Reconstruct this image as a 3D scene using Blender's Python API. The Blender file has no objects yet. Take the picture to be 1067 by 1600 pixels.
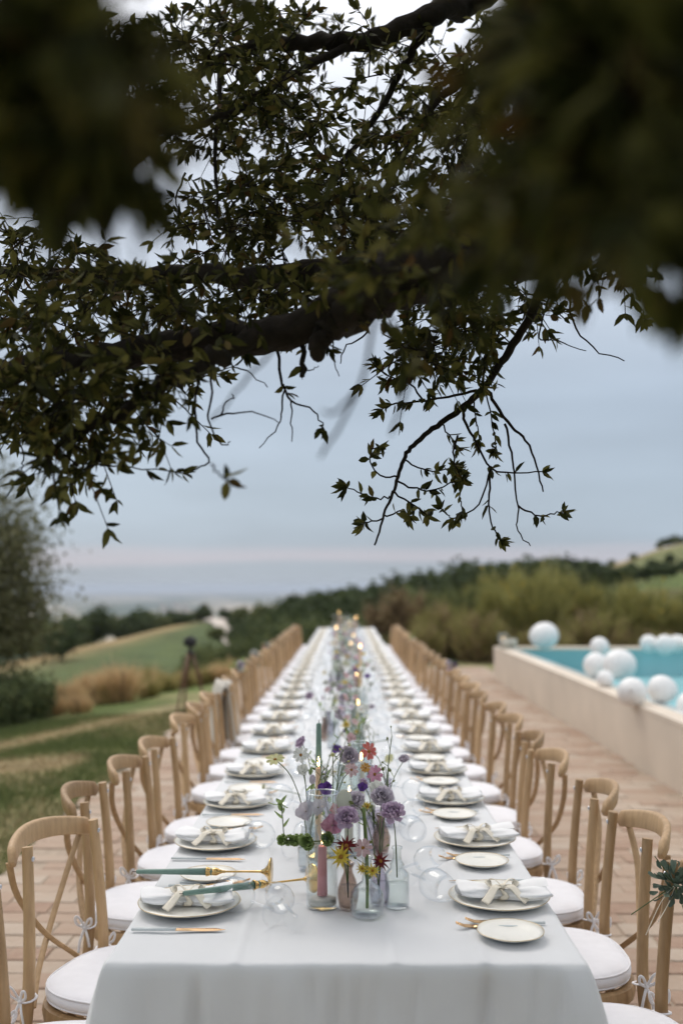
import bpy, bmesh, math, random
import numpy as np
from mathutils import Vector, Matrix, Euler, noise as mnoise

R = math.radians
rnd = random.Random(11)
sc = bpy.context.scene
col = sc.collection

# ------------------------------------------------------------------ camera
CAM_H = 1.54
PITCH = math.atan(117.0 / 1556.0)
YAW = math.atan(6.5 / 1556.0)
cam_d = bpy.data.cameras.new('camera')
cam_d.sensor_fit = 'VERTICAL'
cam_d.sensor_height = 36.0
cam_d.sensor_width = 24.0
cam_d.lens = 35.0
cam_d.clip_start = 0.05
cam_d.clip_end = 60000
cam_d.dof.use_dof = True
cam_d.dof.focus_distance = 2.5
cam_d.dof.aperture_fstop = 1.8
cam = bpy.data.objects.new('camera', cam_d)
cam.location = (0, 0, CAM_H)
cam.rotation_euler = (R(90) + PITCH, 0, YAW)
col.objects.link(cam)
sc.camera = cam
CAM_R = cam.rotation_euler.to_matrix()


def at(px, py, depth):
    """photo pixel + distance along the table (m) -> world point"""
    d = CAM_R @ Vector(((px - 533.5) / 1556.0, -(py - 800.0) / 1556.0, -1.0))
    return Vector((0, 0, CAM_H)) + d * (depth / d.y)


def project(p):
    v = CAM_R.transposed() @ (Vector(p) - Vector((0, 0, CAM_H)))
    if v.z > -0.02:
        return None
    return (533.5 + 1556 * v.x / -v.z, 800 - 1556 * v.y / -v.z, -v.z)


# ------------------------------------------------------------------ world, sun, exposure
SUN_EL, SUN_AZ = R(48), R(-28)      # azimuth from +Y towards +X
world = bpy.data.worlds.new('World')
sc.world = world
world.use_nodes = True
wn, wl = world.node_tree.nodes, world.node_tree.links
wn.clear()


def WN(t, **k):
    n = wn.new(t)
    for a, b in k.items():
        setattr(n, a, b)
    return n


w_out = WN('ShaderNodeOutputWorld')
w_bg = WN('ShaderNodeBackground')
w_bg.inputs['Strength'].default_value = 0.1
w_sky = WN('ShaderNodeTexSky', sky_type='NISHITA', sun_disc=False)
w_sky.sun_elevation = SUN_EL
w_sky.sun_rotation = SUN_AZ
w_sky.air_density = 1.2
w_sky.dust_density = 2.0
w_tc = WN('ShaderNodeTexCoord')
w_sep = WN('ShaderNodeSeparateXYZ')
wl.new(w_tc.outputs['Generated'], w_sep.inputs[0])
# overcast dome: brighter towards the zenith
w_ramp = WN('ShaderNodeValToRGB')
cr = w_ramp.color_ramp
cr.interpolation = 'EASE'
stops = [(0.0, (3.4, 3.95, 4.6)), (0.05, (3.2, 3.9, 4.75)), (0.16, (3.4, 4.05, 4.9)), (0.34, (4.7, 5.2, 5.95)),
         (0.6, (9.6, 9.7, 10.1)), (1.0, (13.9, 13.5, 13.3))]
while len(cr.elements) < len(stops):
    cr.elements.new(0.5)
for e, (p, c) in zip(cr.elements, stops):
    e.position = p
    e.color = (c[0], c[1], c[2], 1)
wl.new(w_sep.outputs['Z'], w_ramp.inputs[0])
# cloud mottling, stretched along the horizon
w_map = WN('ShaderNodeMapping')
w_map.inputs['Scale'].default_value = (1.0, 1.0, 5.0)
wl.new(w_tc.outputs['Generated'], w_map.inputs[0])
w_n = WN('ShaderNodeTexNoise')
w_n.inputs['Scale'].default_value = 2.0
w_n.inputs['Detail'].default_value = 5
w_n.inputs['Roughness'].default_value = 0.5
wl.new(w_map.outputs[0], w_n.inputs['Vector'])
w_mr = WN('ShaderNodeMapRange')
for i, v in enumerate((0.3, 0.7, 0.83, 1.14)):
    w_mr.inputs[i + 1].default_value = v
wl.new(w_n.outputs['Fac'], w_mr.inputs[0])
w_mul = WN('ShaderNodeVectorMath', operation='SCALE')
wl.new(w_ramp.outputs[0], w_mul.inputs[0])
wl.new(w_mr.outputs[0], w_mul.inputs['Scale'])
# thin pink cloud layer low over the horizon, broken up along the azimuth
w_map2 = WN('ShaderNodeMapping')
w_map2.inputs['Scale'].default_value = (2.6, 2.6, 34.0)
wl.new(w_tc.outputs['Generated'], w_map2.inputs[0])
w_n2 = WN('ShaderNodeTexNoise')
w_n2.inputs['Scale'].default_value = 1.0
w_n2.inputs['Detail'].default_value = 3
wl.new(w_map2.outputs[0], w_n2.inputs['Vector'])
w_off = WN('ShaderNodeMath', operation='MULTIPLY_ADD')
wl.new(w_n2.outputs['Fac'], w_off.inputs[0])
w_off.inputs[1].default_value = 0.03
wl.new(w_sep.outputs['Z'], w_off.inputs[2])
w_band = WN('ShaderNodeValToRGB')
bs = [(0.034, 0), (0.043, 0.7), (0.049, 0.5), (0.060, 0)]
while len(w_band.color_ramp.elements) < 4:
    w_band.color_ramp.elements.new(0.5)
for e, (p, c) in zip(w_band.color_ramp.elements, bs):
    e.position = p
    e.color = (c, c, c, 1)
w_band.color_ramp.interpolation = 'EASE'
wl.new(w_off.outputs[0], w_band.inputs[0])
w_pink = WN('ShaderNodeMix', data_type='RGBA')
wl.new(w_band.outputs[0], w_pink.inputs[0])
wl.new(w_mul.outputs[0], w_pink.inputs[6])
w_pink.inputs[7].default_value = (4.6, 4.4, 5.0, 1)
w_mix = WN('ShaderNodeMix', data_type='RGBA')
w_mix.inputs[0].default_value = 0.9
wl.new(w_sky.outputs[0], w_mix.inputs[6])
wl.new(w_pink.outputs[2], w_mix.inputs[7])
wl.new(w_mix.outputs[2], w_bg.inputs[0])
wl.new(w_bg.outputs[0], w_out.inputs[0])

sun_d = bpy.data.lights.new('sun', 'SUN')
sun_d.energy = 0.8
sun_d.angle = R(28)
sun_d.color = (1.0, 0.93, 0.83)
sun = bpy.data.objects.new('sun', sun_d)
col.objects.link(sun)
sd = Vector((math.sin(SUN_AZ) * math.cos(SUN_EL), math.cos(SUN_AZ) * math.cos(SUN_EL), math.sin(SUN_EL)))
sun.rotation_euler = sd.to_track_quat('Z', 'Y').to_euler()
sun.location = (-4, 8, 12)

vs = sc.view_settings
vs.view_transform = 'Standard'
vs.look = 'None'
vs.exposure = 0.38
vs.gamma = 1.0
vs.use_curve_mapping = False
sc.render.engine = 'CYCLES'
cy = sc.cycles
cy.use_denoising = True
cy.max_bounces = 8
cy.diffuse_bounces = 3
cy.glossy_bounces = 3
cy.transmission_bounces = 6
cy.transparent_max_bounces = 24
cy.volume_bounces = 0
cy.caustics_reflective = False
cy.caustics_refractive = False
cy.use_adaptive_sampling = True
cy.adaptive_threshold = 0.02

# ------------------------------------------------------------------ helpers
def tag(o, label=None, cat=None, group=None, kind=None):
    if label: o['label'] = label
    if cat: o['category'] = cat
    if group: o['group'] = group
    if kind: o['kind'] = kind
    return o


def empty(name, loc=(0, 0, 0), rz=0.0):
    o = bpy.data.objects.new(name, None)
    o.empty_display_size = 0.05
    o.location = loc
    o.rotation_euler = (0, 0, rz)
    col.objects.link(o)
    return o


KIDS = {}


def link(name, mesh, parent=None, loc=None, rot=None, mat4=None):
    o = bpy.data.objects.new(name, mesh)
    col.objects.link(o)
    if parent is not None:
        o.parent = parent
        KIDS.setdefault(parent.name, []).append(o)
    if mat4 is not None:
        o.matrix_local = mat4
    if loc is not None:
        o.location = loc
    if rot is not None:
        o.rotation_euler = rot
    return o


def copy_tree(o, parent=None, depth=0):
    c = o.copy()
    col.objects.link(c)
    if parent is not None:
        c.parent = parent
        KIDS.setdefault(parent.name, []).append(c)
    for ch in KIDS.get(o.name, []):
        copy_tree(ch, c, depth + 1)
    return c


class MB:
    def __init__(s):
        s.v, s.f = [], []

    def add(s, vs_, fs):
        b = len(s.v)
        s.v.extend([tuple(p) for p in vs_])
        s.f.extend([tuple(i + b for i in f) for f in fs])

    def box(s, x0, x1, y0, y1, z0, z1, M=None, bev=0.0):
        if bev > 0:
            b = bev
            P = []
            for z, i in ((z0, b), (z0 + b, 0), (z1 - b, 0), (z1, b)):
                xa, xb, ya, yb = x0 + i, x1 - i, y0 + i, y1 - i
                e = b if i == 0 else b * 0.6
                P.append([(xa + e, ya, z), (xb - e, ya, z), (xb, ya + e, z), (xb, yb - e, z), (xb - e, yb, z), (xa + e, yb, z), (xa, yb - e, z), (xa, ya + e, z)])
            vs_ = [Vector(p) for r in P for p in r]
            fs = [tuple(range(7, -1, -1))]
            for k in range(3):
                for j in range(8):
                    a, c = k * 8 + j, k * 8 + (j + 1) % 8
                    fs.append((a, c, c + 8, a + 8))
            fs.append(tuple(range(24, 32)))
        else:
            vs_ = [Vector((x, y, z)) for z in (z0, z1) for x, y in ((x0, y0), (x1, y0), (x1, y1), (x0, y1))]
            fs = [(3, 2, 1, 0), (4, 5, 6, 7), (0, 1, 5, 4), (1, 2, 6, 5), (2, 3, 7, 6), (3, 0, 4, 7)]
        if M is not None:
            vs_ = [M @ p for p in vs_]
        s.add(vs_, fs)

    def tube(s, pts, rad, n=8, cap=True, flat=None, closed=False):
        """flat=(a,b,up): elliptical section with half sizes a (side) and b (along up)"""
        pts = [Vector(p) for p in pts]
        m = len(pts)
        if not hasattr(rad, '__len__'):
            rad = [rad] * m
        vs_, prev = [], None
        for i, p in enumerate(pts):
            if closed:
                t = pts[(i + 1) % m] - pts[i - 1]
            else:
                t = pts[min(i + 1, m - 1)] - pts[max(i - 1, 0)]
            if t.length < 1e-9:
                t = Vector((0, 0, 1))
            t.normalize()
            if flat is not None:
                up = Vector(flat[2])
                a = t.cross(up)
                if a.length < 1e-4:
                    a = t.orthogonal()
                a.normalize()
            elif prev is None:
                a = t.orthogonal().normalized()
            else:
                a = prev - t * prev.dot(t)
                a = a.normalized() if a.length > 1e-6 else t.orthogonal().normalized()
            prev = a
            b = t.cross(a)
            for k in range(n):
                w = 2 * math.pi * k / n
                if flat is not None:
                    cs, sn = math.cos(w), math.sin(w)
                    e = 0.6
                    vs_.append(p + a * (flat[0] * rad[i] * math.copysign(abs(cs) ** e, cs)) + b * (flat[1] * rad[i] * math.copysign(abs(sn) ** e, sn)))
                else:
                    vs_.append(p + (a * math.cos(w) + b * math.sin(w)) * rad[i])
        fs = []
        for i in range(m if closed else m - 1):
            j = (i + 1) % m
            for k in range(n):
                k2 = (k + 1) % n
                fs.append((i * n + k, i * n + k2, j * n + k2, j * n + k))
        if cap and not closed:
            fs.append(tuple(range(n - 1, -1, -1)))
            fs.append(tuple((m - 1) * n + k for k in range(n)))
        s.add(vs_, fs)

    def lathe(s, prof, n=24, M=None, wob=None):
        vs_, idx = [], []
        for (r, z) in prof:
            if r < 1e-6:
                idx.append([len(vs_)] * n)
                vs_.append(Vector((0, 0, z)))
            else:
                row = []
                for k in range(n):
                    w = 2 * math.pi * k / n
                    rr = r * (wob(w, r, z) if wob else 1)
                    row.append(len(vs_))
                    vs_.append(Vector((rr * math.cos(w), rr * math.sin(w), z)))
                idx.append(row)
        fs = []
        for a, b in zip(idx, idx[1:]):
            for k in range(n):
                k2 = (k + 1) % n
                q = [a[k], a[k2], b[k2], b[k]]
                q2 = []
                for i in q:
                    if i not in q2:
                        q2.append(i)
                if len(q2) > 2:
                    fs.append(tuple(q2))
        if M is not None:
            vs_ = [M @ p for p in vs_]
        s.add(vs_, fs)

    def grid(s, fn, nu, nv):
        vs_ = [fn(i / nu, j / nv) for j in range(nv + 1) for i in range(nu + 1)]
        fs = [(j * (nu + 1) + i, j * (nu + 1) + i + 1, (j + 1) * (nu + 1) + i + 1, (j + 1) * (nu + 1) + i) for j in range(nv) for i in range(nu)]
        s.add(vs_, fs)

    def mesh(s, name, mat, smooth=True):
        m = bpy.data.meshes.new(name)
        m.from_pydata(s.v, [], s.f)
        if mat is not None:
            m.materials.append(mat)
        if smooth:
            m.polygons.foreach_set('use_smooth', [True] * len(m.polygons))
        m.update()
        return m

    def build(s, name, mat, parent=None, smooth=True, loc=None, sharp=None):
        me = s.mesh(name, mat, smooth)
        if smooth and sharp:
            me.set_sharp_from_angle(angle=R(sharp))
        return link(name, me, parent, loc)


def fast_mesh(name, V, F, mat, smooth=False):
    """numpy vertices (n,3) and faces (m,k)"""
    me = bpy.data.meshes.new(name)
    V = np.asarray(V, dtype=np.float32)
    F = np.asarray(F, dtype=np.int32)
    k = F.shape[1]
    me.vertices.add(len(V))
    me.vertices.foreach_set('co', V.ravel())
    me.loops.add(F.size)
    me.loops.foreach_set('vertex_index', F.ravel())
    me.polygons.add(len(F))
    me.polygons.foreach_set('loop_start', np.arange(0, F.size, k, dtype=np.int32))
    me.polygons.foreach_set('loop_total', np.full(len(F), k, dtype=np.int32))
    if smooth:
        me.polygons.foreach_set('use_smooth', np.ones(len(F), dtype=bool))
    me.update(calc_edges=True)
    if mat is not None:
        me.materials.append(mat)
    return me


def smooth_path(pts, sub=6):
    P = [Vector(p) for p in pts]
    out = []
    n = len(P)
    for i in range(n - 1):
        p0, p1, p2, p3 = P[max(i - 1, 0)], P[i], P[i + 1], P[min(i + 2, n - 1)]
        for k in range(sub):
            t = k / sub
            out.append(0.5 * ((2 * p1) + (p2 - p0) * t + (2 * p0 - 5 * p1 + 4 * p2 - p3) * t * t + (3 * p1 - p0 - 3 * p2 + p3) * t ** 3))
    out.append(P[-1])
    return out


def lerp(a, b, t):
    return a + (b - a) * t


def sstep(a, b, x):
    t = max(0.0, min(1.0, (x - a) / (b - a)))
    return t * t * (3 - 2 * t)


ORD = ['first', 'second', 'third', 'fourth', 'fifth', 'sixth', 'seventh', 'eighth', 'ninth', 'tenth', 'eleventh', 'twelfth', 'thirteenth',
       'fourteenth', 'fifteenth', 'sixteenth', 'seventeenth', 'eighteenth', 'nineteenth', 'twentieth', 'twenty-first', 'twenty-second',
       'twenty-third', 'twenty-fourth', 'twenty-fifth', 'twenty-sixth', 'twenty-seventh', 'twenty-eighth']

# ------------------------------------------------------------------ materials
def nodes_mat(name):
    m = bpy.data.materials.new(name)
    m.use_nodes = True
    nt = m.node_tree
    return m, nt.nodes, nt.links, nt.nodes['Principled BSDF']


def mat(name, c, rough=0.6, var=0.12, nscale=12.0, bump=0.0, bscale=60.0, spec=0.4, metal=0.0, sheen=0.0, rand=0.0, stretch=None, c2=None, island=0.0, sub=0.0, trans=0.0, cstops=None):
    m, n, l, b = nodes_mat(name)
    b.inputs['Roughness'].default_value = rough
    b.inputs['Specular IOR Level'].default_value = spec
    b.inputs['Metallic'].default_value = metal
    if sheen:
        b.inputs['Sheen Weight'].default_value = sheen
    tc = n.new('ShaderNodeTexCoord')
    vec = tc.outputs['Object']
    if stretch:
        mp = n.new('ShaderNodeMapping')
        mp.inputs['Scale'].default_value = stretch
        l.new(vec, mp.inputs[0])
        vec = mp.outputs[0]
    nz = n.new('ShaderNodeTexNoise')
    nz.inputs['Scale'].default_value = nscale
    nz.inputs['Detail'].default_value = 5
    l.new(vec, nz.inputs['Vector'])
    fac = nz.outputs['Fac']
    if rand or island:
        src = n.new('ShaderNodeObjectInfo').outputs['Random'] if rand else n.new('ShaderNodeNewGeometry').outputs['Random Per Island']
        amt = rand or island
        mm = n.new('ShaderNodeMix')
        mm.inputs[0].default_value = amt
        l.new(fac, mm.inputs[2])
        l.new(src, mm.inputs[3])
        fac = mm.outputs[0]
    rp = n.new('ShaderNodeValToRGB')
    if cstops:
        while len(rp.color_ramp.elements) < len(cstops):
            rp.color_ramp.elements.new(0.5)
        for e, (p, cc) in zip(rp.color_ramp.elements, cstops):
            e.position = p
            e.color = (*cc, 1)
    else:
        cA = [x * (1 - var) for x in c]
        cB = list(c2) if c2 else [min(1, x * (1 + var)) for x in c]
        rp.color_ramp.elements[0].position = 0.25
        rp.color_ramp.elements[0].color = (*cA, 1)
        rp.color_ramp.elements[1].position = 0.75
        rp.color_ramp.elements[1].color = (*cB, 1)
    l.new(fac, rp.inputs[0])
    l.new(rp.outputs[0], b.inputs['Base Color'])
    if bump:
        nb = n.new('ShaderNodeTexNoise')
        nb.inputs['Scale'].default_value = bscale
        nb.inputs['Detail'].default_value = 6
        l.new(vec, nb.inputs['Vector'])
        bp = n.new('ShaderNodeBump')
        bp.inputs['Strength'].default_value = bump
        bp.inputs['Distance'].default_value = 0.01
        l.new(nb.outputs['Fac'], bp.inputs['Height'])
        l.new(bp.outputs[0], b.inputs['Normal'])
    if trans:
        out = n['Material Output']
        tr = n.new('ShaderNodeBsdfTranslucent')
        l.new(rp.outputs[0], tr.inputs[0])
        mx = n.new('ShaderNodeMixShader')
        mx.inputs[0].default_value = trans
        l.new(b.outputs[0], mx.inputs[1])
        l.new(tr.outputs[0], mx.inputs[2])
        l.new(mx.outputs[0], out.inputs[0])
    return m


def glass_mat(name, tint=(0.97, 0.985, 0.98), edge=0.75, base=0.05, rough=0.015, dark=0.84, power=3.5):
    m, n, l, b = nodes_mat(name)
    n.remove(b)
    out = n['Material Output']
    tr = n.new('ShaderNodeBsdfTransparent')
    tcol = n.new('ShaderNodeMix')
    tcol.data_type = 'RGBA'
    tcol.inputs[6].default_value = (*tint, 1)
    tcol.inputs[7].default_value = (*[dark * t for t in tint], 1)
    l.new(tcol.outputs[2], tr.inputs[0])
    gl = n.new('ShaderNodeBsdfGlossy')
    gl.inputs['Roughness'].default_value = rough
    gl.inputs[0].default_value = (0.95, 0.97, 1.0, 1)
    lw = n.new('ShaderNodeLayerWeight')
    lw.inputs[0].default_value = 0.5
    pw = n.new('ShaderNodeMath')
    pw.operation = 'POWER'
    l.new(lw.outputs['Facing'], pw.inputs[0])
    pw.inputs[1].default_value = power
    l.new(pw.outputs[0], tcol.inputs[0])
    ma = n.new('ShaderNodeMath')
    ma.operation = 'MULTIPLY_ADD'
    l.new(pw.outputs[0], ma.inputs[0])
    ma.inputs[1].default_value = edge
    ma.inputs[2].default_value = base
    mx = n.new('ShaderNodeMixShader')
    l.new(ma.outputs[0], mx.inputs[0])
    l.new(tr.outputs[0], mx.inputs[1])
    l.new(gl.outputs[0], mx.inputs[2])
    l.new(mx.outputs[0], out.inputs[0])
    return m


def emit_mat(name, c, s):
    m, n, l, b = nodes_mat(name)
    b.inputs['Base Color'].default_value = (*c, 1)
    b.inputs['Emission Color'].default_value = (*c, 1)
    b.inputs['Emission Strength'].default_value = s
    return m


M = {}
M['wood'] = mat('oak_wood', (0.40, 0.245, 0.115), 0.5, 0.25, 9, bump=0.12, bscale=40, stretch=(7, 7, 1.2), rand=0.4, c2=(0.56, 0.37, 0.20))
M['cane'] = mat('cane_weave', (0.42, 0.31, 0.19), 0.7, 0.3, 180, bump=0.5, bscale=220)
M['cushion'] = mat('cushion_cotton', (0.87, 0.86, 0.89), 0.9, 0.03, 30, bump=0.06, bscale=300, sheen=0.1)
M['cloth'] = mat('linen_cloth', (0.715, 0.725, 0.735), 0.9, 0.03, 5, bump=0.08, bscale=420, sheen=0.1)
M['napkin'] = mat('napkin_cotton', (0.89, 0.89, 0.89), 0.9, 0.02, 30, bump=0.06, bscale=250)
M['ribbon'] = mat('ribbon_silk', (0.86, 0.785, 0.645), 0.7, 0.05, 40, c2=(0.90, 0.84, 0.72))
M['china'] = mat('cream_china', (0.86, 0.84, 0.77), 0.32, 0.02, 20, spec=0.5)
M['gilt'] = mat('gilt_edge', (0.62, 0.47, 0.25), 0.3, 0.15, 60, metal=0.7)
M['gold'] = mat('rose_gold', (0.70, 0.46, 0.25), 0.22, 0.1, 40, metal=1.0)
M['brass'] = mat('polished_brass', (0.74, 0.50, 0.20), 0.16, 0.15, 30, metal=1.0)
M['handle'] = mat('pale_handle', (0.62, 0.66, 0.66), 0.35, 0.04, 20)
M['steel'] = mat('bolt_steel', (0.6, 0.6, 0.62), 0.3, 0.1, 30, metal=1.0)
M['wineglass'] = glass_mat('wine_glass', (0.99, 0.993, 0.994), 0.4, 0.016, dark=0.93)
M['clearglass'] = glass_mat('clear_glass', (0.965, 0.978, 0.974), 0.8, 0.03, power=2.6)
M['rimglass'] = glass_mat('rim_glass', (0.85, 0.88, 0.88), 0.5, 0.4)
M['brownglass'] = glass_mat('brown_glass', (0.78, 0.71, 0.67), 0.6, 0.04)
M['plumglass'] = glass_mat('plum_glass', (0.84, 0.82, 0.86), 0.6, 0.04)
M['greyglass'] = glass_mat('grey_glass', (0.92, 0.93, 0.94), 0.65, 0.05)
M['vasewater'] = glass_mat('vase_water', (0.95, 0.97, 0.965), 0.25, 0.02)
M['sand'] = mat('white_sand', (0.72, 0.68, 0.62), 0.95, 0.1, 200, bump=0.4, bscale=400)
M['pinkwax'] = mat('pink_wax', (0.66, 0.24, 0.26), 0.45, 0.1, 25, c2=(0.74, 0.34, 0.36), spec=0.4)
M['greenwax'] = mat('green_wax', (0.19, 0.30, 0.255), 0.4, 0.1, 25)
M['creamwax'] = mat('cream_wax', (0.78, 0.72, 0.60), 0.45, 0.05, 25)
M['orangewax'] = mat('peach_wax', (0.74, 0.50, 0.32), 0.45, 0.05, 25)
M['wick'] = mat('wick', (0.02, 0.018, 0.015), 0.9, 0.1, 20)
M['flame'] = emit_mat('flame', (1.0, 0.62, 0.26), 9.0)
M['balloon'] = mat('balloon_latex', (0.84, 0.835, 0.82), 0.35, 0.03, 6, trans=0.04)
M['bark'] = mat('bark', (0.022, 0.018, 0.014), 0.95, 0.35, 25, spec=0.15, bump=0.8, bscale=45, stretch=(1, 1, 1))
M['twigbark'] = mat('twig_bark', (0.02, 0.016, 0.013), 0.95, 0.3, 40, spec=0.1)
M['leaf'] = mat('holm_leaf', (0.05, 0.06, 0.02), 0.7, 0.3, 8, island=0.85, spec=0.12, trans=0.35,
                cstops=[(0.0, (0.016, 0.02, 0.006)), (0.45, (0.048, 0.05, 0.014)), (0.8, (0.145, 0.135, 0.038)), (0.92, (0.075, 0.042, 0.014)), (1.0, (0.10, 0.05, 0.016))])
M['leafobj'] = mat('holm_leaf_single', (0.05, 0.06, 0.02), 0.7, 0.3, 8, rand=0.85, spec=0.12, trans=0.35,
                   cstops=[(0.0, (0.016, 0.02, 0.006)), (0.45, (0.048, 0.05, 0.014)), (0.8, (0.145, 0.135, 0.038)), (0.92, (0.075, 0.042, 0.014)), (1.0, (0.10, 0.05, 0.016))])
M['brick'] = mat('terracotta_brick', (0.4, 0.27, 0.19), 0.85, 0.2, 9, bump=0.7, bscale=30, rand=0.6,
                 cstops=[(0.10, (0.30, 0.19, 0.135)), (0.3, (0.375, 0.265, 0.195)), (0.6, (0.415, 0.32, 0.245)), (0.9, (0.47, 0.395, 0.32))])
M['brickstuff'] = mat('terracotta_brick_field', (0.4, 0.27, 0.19), 0.85, 0.2, 9, bump=0.7, bscale=30, island=0.6,
                      cstops=[(0.10, (0.30, 0.19, 0.135)), (0.3, (0.375, 0.265, 0.195)), (0.6, (0.415, 0.32, 0.245)), (0.9, (0.47, 0.395, 0.32))])
M['mortar'] = mat('sandy_mortar', (0.38, 0.305, 0.235), 0.95, 0.25, 14, bump=0.5, bscale=80)
M['render'] = mat('beige_render', (0.66, 0.575, 0.475), 0.85, 0.09, 1.6, bump=0.15, bscale=90)
M['coping'] = mat('pale_coping', (0.58, 0.52, 0.445), 0.7, 0.08, 4, bump=0.12, bscale=70)
M['wetledge'] = mat('wet_ledge', (0.66, 0.68, 0.66), 0.2, 0.06, 4)
M['basin'] = mat('pool_tile', (0.27, 0.54, 0.58), 0.5, 0.08, 1.2)
M['grass'] = mat('lawn_grass', (0.085, 0.125, 0.038), 0.8, 0.3, 3, island=0.6, trans=0.3, c2=(0.165, 0.19, 0.064))
M['drygrass'] = mat('dry_grass', (0.28, 0.2, 0.10), 0.9, 0.25, 3, island=0.6, trans=0.2, c2=(0.42, 0.32, 0.18))
M['black'] = mat('black_plastic', (0.02, 0.02, 0.022), 0.4, 0.2, 30)
M['tripod'] = mat('tripod_wood', (0.16, 0.10, 0.06), 0.6, 0.2, 20)
M['shawl'] = mat('oat_linen', (0.60, 0.56, 0.49), 0.95, 0.05, 20, bump=0.1, bscale=200)
M['tabletop'] = mat('table_board', (0.3, 0.2, 0.12), 0.7, 0.2, 8)

# ================================================================== THE SETTING
# ------------------------------------------------------------------ terrain
def crest_s(x, y):
    return (x + 3.8) * -0.937 + (y - 10.9) * 0.348


def fbm(x, y, s, o=3):
    return mnoise.fractal(Vector((x * s, y * s, 3.7)), 1.0, 2.0, o)


def ground_z(x, y):
    r = math.hypot(x, y)
    z = -0.035
    s = crest_s(x, y)
    if y > -30:
        z -= 3.3 * sstep(0.0, 20.0, s) * sstep(-30, 0, y)
        z -= 0.25 * sstep(-3.0, 3.0, s) * sstep(-10, 5, y)
    # field falls away to the left and far beyond
    z -= 14 * sstep(-20, -75, x) * sstep(20, 60, r)
    z -= 14 * sstep(150, 330, y) * sstep(30, -40, x - 0.02 * y)
    # hill rising on the right
    z += 11.5 * sstep(0, 95, x) * sstep(50, 230, y)
    z += 1.2 * sstep(-6, 40, x) * sstep(22, 70, y)
    z -= 100 * sstep(330, 2600, r)
    if r > 45:
        z += fbm(x, y, 0.012) * 0.9 * sstep(45, 140, r)
    if r > 2400:
        z += 9 * fbm(x, y, 0.00035) * sstep(2400, 6000, r)
    return z


def land_cover(x, y, z):
    """base colour of what grows there"""
    r = math.hypot(x, y)
    green, dry = Vector((0.125, 0.162, 0.055)), Vector((0.42, 0.335, 0.195))
    n = fbm(x, y, 0.55)
    s = crest_s(x, y)
    if r < 26:
        k = sstep(-0.1, 0.5, n) * 0.55
        k = max(k, 0.95 * math.exp(-((y - 0.25 * (x + 3) - 9.1) / 0.75) ** 2) * sstep(-2.15, -2.6, x))
        k = max(k, 0.8 * math.exp(-((s + 0.25) / 0.45) ** 2))
        k = max(k, 0.5 * math.exp(-((x + 1.9) / 0.18) ** 2))
        c = green.lerp(dry, min(1, k))
        if s > 1.5:
            c = c.lerp(Vector((0.17, 0.15, 0.065)), sstep(1.5, 6, s))
        return c
    field = Vector((0.092, 0.118, 0.05))
    wild = Vector((0.17, 0.155, 0.07))
    c = wild.lerp(green * 0.9, sstep(-0.3, 0.4, fbm(x, y, 0.06)))
    if r < 420:
        f = sstep(24, 36, r) * sstep(6, -4, x + 0.05 * y) * sstep(-30, -20, x)
        f *= sstep(175, 150, y)
        c = c.lerp(field + Vector((0.02, 0.02, 0.0)) * n, f)
        # ochre rim of the field
        edge = math.exp(-((x + 24 + 0.03 * (y - 90)) / 3.0) ** 2) * sstep(40, 60, y) * sstep(230, 170, y)
        edge = max(edge, math.exp(-((y - 166) / 9.0) ** 2) * sstep(0, -8, x) * sstep(-40, -25, x))
        c = c.lerp(Vector((0.36, 0.25, 0.13)), 0.85 * edge)
        hill = sstep(18, 40, x) * sstep(110, 190, y)
        c = c.lerp(Vector((0.16, 0.17, 0.075)), hill)
        gold = sstep(40, 60, x) * sstep(198, 225, y)
        c = c.lerp(Vector((0.42, 0.31, 0.17)), gold)
        mid = sstep(8, 0, abs(x - 6)) * sstep(55, 70, y) * sstep(140, 110, y)
        c = c.lerp(Vector((0.27, 0.275, 0.125)), mid)
        return c
    n2 = fbm(x, y, 0.0016, 4)
    c = Vector((0.10, 0.12, 0.07)).lerp(Vector((0.50, 0.42, 0.32)), sstep(0.0, 0.3, n2))
    c = c.lerp(Vector((0.05, 0.075, 0.04)), sstep(-0.05, -0.35, n2))
    return c


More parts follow.
